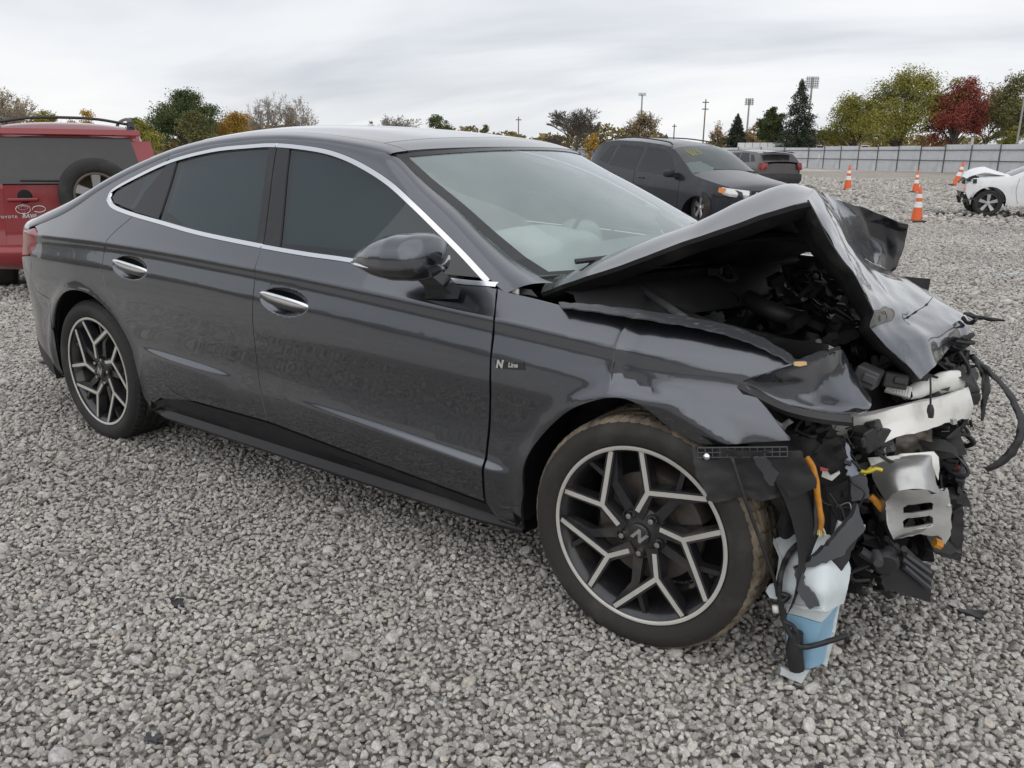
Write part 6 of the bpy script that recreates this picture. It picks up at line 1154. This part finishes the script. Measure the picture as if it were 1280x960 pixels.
    if LP:
        P_ = np.concatenate(LP); P_ = P_[P_[:, 2] > .1]; V, F = leaves(P_, lsz, rng); o = mk('crown', V, F, lm, root, smooth=False)
    return root
T = tree
T('bare_tree', 'thin tan-leaved tree at the far left edge', 10, 108, 62, 95, 'sparse', 'leaf_tan', 'pale_bark', .9)
T('autumn_tree', 'low yellow-green tree just above the red SUV roof', 62, 136, 44, 90, 'bush', 'leaf_yellowgreen', dens_=.8); T('autumn_tree', 'low golden tree above the right end of the red SUV roof', 107, 138, 46, 90, 'bush', 'leaf_gold', dens_=.8)
T('autumn_tree', 'olive tree between red SUV and the big dark tree', 177, 147, 48, 85, 'round', 'leaf_yellowgreen', dens_=1.0); T('green_tree', 'big dense dark green tree left of centre', 234, 112, 84, 100, 'round', 'leaf_dark', dens_=2.0); T('autumn_tree', 'olive brown tree in front of the big dark green tree', 247, 138, 52, 92, 'round', 'leaf_olive', dens_=.8)
T('autumn_tree', 'low orange tree right of the big dark green tree', 298, 141, 70, 105, 'round', 'leaf_gold', dens_=1.1); T('bare_tree', 'left of the two bare trees above the sedan roof', 337, 113, 58, 110, 'bare', None, 'pale_bark'); T('bare_tree', 'right of the two bare trees above the sedan roof', 376, 117, 50, 110, 'sparse', 'leaf_tan', 'pale_bark', .35)
T('bush_tree', 'small green bush behind the sedan roof', 466, 152, 18, 120, 'bush', 'leaf_olive', dens_=.7); T('bare_tree', 'grey bare thicket tree above the sedan roof', 503, 142, 60, 120, 'sparse', 'leaf_olive', 'pale_bark', .35); T('bush_tree', 'dark green tree above the sunroof', 546, 144, 42, 120, 'bush', 'leaf_dark', dens_=1.1); T('bush_tree', 'thin tan shrub above the windscreen edge', 578, 157, 16, 120, 'bush', 'leaf_tan', dens_=.4); T('bush_tree', 'round green shrub above the windscreen edge', 605, 155, 24, 120, 'bush', 'leaf_olive', dens_=.9)
T('bare_tree', 'wide bare tree left of the black SUV', 720, 134, 74, 115, 'bare', None, 'bark'); T('bare_tree', 'rounded tan tree behind the black SUV roof', 806, 137, 46, 120, 'sparse', 'leaf_tan', 'bark', .9); T('autumn_tree', 'small orange shrub below the wide bare tree', 742, 168, 26, 112, 'bush', 'leaf_gold', dens_=.6)
T('bare_tree', 'thin tan tree right of the utility pole', 896, 150, 20, 120, 'sparse', 'leaf_tan', 'bark', .4); T('conifer', 'small dark rounded conifer above the grey hatchback', 919, 142, 30, 115, 'spruce', 'needle', dens_=1.6); T('green_tree', 'dark green tree beside the tall spruce', 962, 131, 38, 112, 'round', 'leaf_dark', dens_=1.6); T('conifer', 'tall dark pointed spruce', 994, 99, 50, 108, 'spruce', 'needle', dens_=1.9); T('autumn_tree', 'low tan brush tree left of the tall spruce', 940, 150, 26, 125, 'bush', 'leaf_tan', dens_=.5)
T('autumn_tree', 'shorter yellow-green tree right of the house', 1066, 119, 84, 112, 'round', 'leaf_yellowgreen', dens_=.9); T('autumn_tree', 'tallest yellow-green tree behind the fence', 1124, 84, 108, 105, 'round', 'leaf_yellowgreen', dens_=1.25); T('red_maple', 'dark red maple tree behind the fence', 1190, 98, 78, 103, 'round', 'leaf_red', dens_=1.5)
T('autumn_tree', 'thin brown tree right of the red maple', 1230, 103, 42, 110, 'sparse', 'leaf_tan', 'bark', 1.0); T('green_tree', 'olive tree at the upper right corner', 1264, 92, 84, 106, 'round', 'leaf_olive', dens_=.9); T('bush_tree', 'yellow shrub below the olive tree at right', 1262, 152, 28, 98, 'bush', 'leaf_yellowgreen', dens_=.8)
# far-off wood all round the lot: one mass
rng = np.random.default_rng(2); n = 120000; a = rng.uniform(0, 2*np.pi, n); Dd = rng.normal(185, 8, n)
hh = np.array([5.4+3.0*mnoise.noise(Vector((math.cos(q)*9, math.sin(q)*9, 0)))+1.5*mnoise.noise(Vector((math.cos(q)*40, math.sin(q)*40, 5))) for q in a]); z = rng.uniform(0, 1, n)**.8*np.clip(hh, 1.2, 9)
dA = np.abs((a-YAW+np.pi) % (2*np.pi)-np.pi); near = dA > R(70); Dd[near] *= .36; z[near] *= .95       # unseen wood behind the camera, pulled closer to darken the reflections in the paint
V, F = leaves(np.stack([CAM_POS[0]+Dd*np.sin(a), CAM_POS[1]+Dd*np.cos(a), z], 1), .55, rng); o = mk('distant_woodland', V, F, 'leaf_brush', None, smooth=False); tag(o, 'low hazy autumn wood along the horizon', 'woodland', kind='stuff')
# litter on the stones
for px, py, s, m_, lb in ((222, 756, .028, 'black_plastic', 'curled black plastic scrap left of centre on the gravel'), (1212, 768, .045, 'black_plastic', 'flat dark plastic shard right of the wrecked nose'), (193, 926, .022, 'grey_plastic', 'small dark shard near the bottom left'), (1262, 343, .10, mat('pale_blue', (.45, .58, .62), .5), 'pale blue plastic scrap at the right edge'), (1188, 268, .45, 'bay_black', 'black debris under the nose of the white sedan')):
    p = atZ(px, py, .0); P_ = [p+np.array([s*math.cos(t_)*(1+.4*math.sin(3*t_+px)), s*math.sin(t_)*(.6+.3*math.cos(2*t_+px)), .012+.15*s*math.sin(2*t_)]) for t_ in np.linspace(0, 6.28, 9)[:-1]]
    o = plate('plastic_scrap', P_, .006, m_, None, step=s*.4, amp=s*.15, sc=2/s); tag(o, lb, 'debris')
# crash fragments round the nose: too small to count
fr = MB(); rr = random.Random(12)
for _ in range(70):
    p = np.array([rr.gauss(.55, .3), rr.gauss(-.75, .35), rr.uniform(.006, .016)]); s = rr.uniform(.006, .022); ax = np.array(Matrix.Rotation(rr.uniform(0, 6.3), 3, Vector((rr.gauss(0, .3), rr.gauss(0, .3), 1)).normalized()))
    fr.box(p, (s, s*rr.uniform(.3, .9), s*.2), ax)
o = fr.build('crash_fragments', 'black_plastic', None); tag(o, 'small dark broken fragments on the gravel round the wrecked nose', 'debris', kind='stuff')
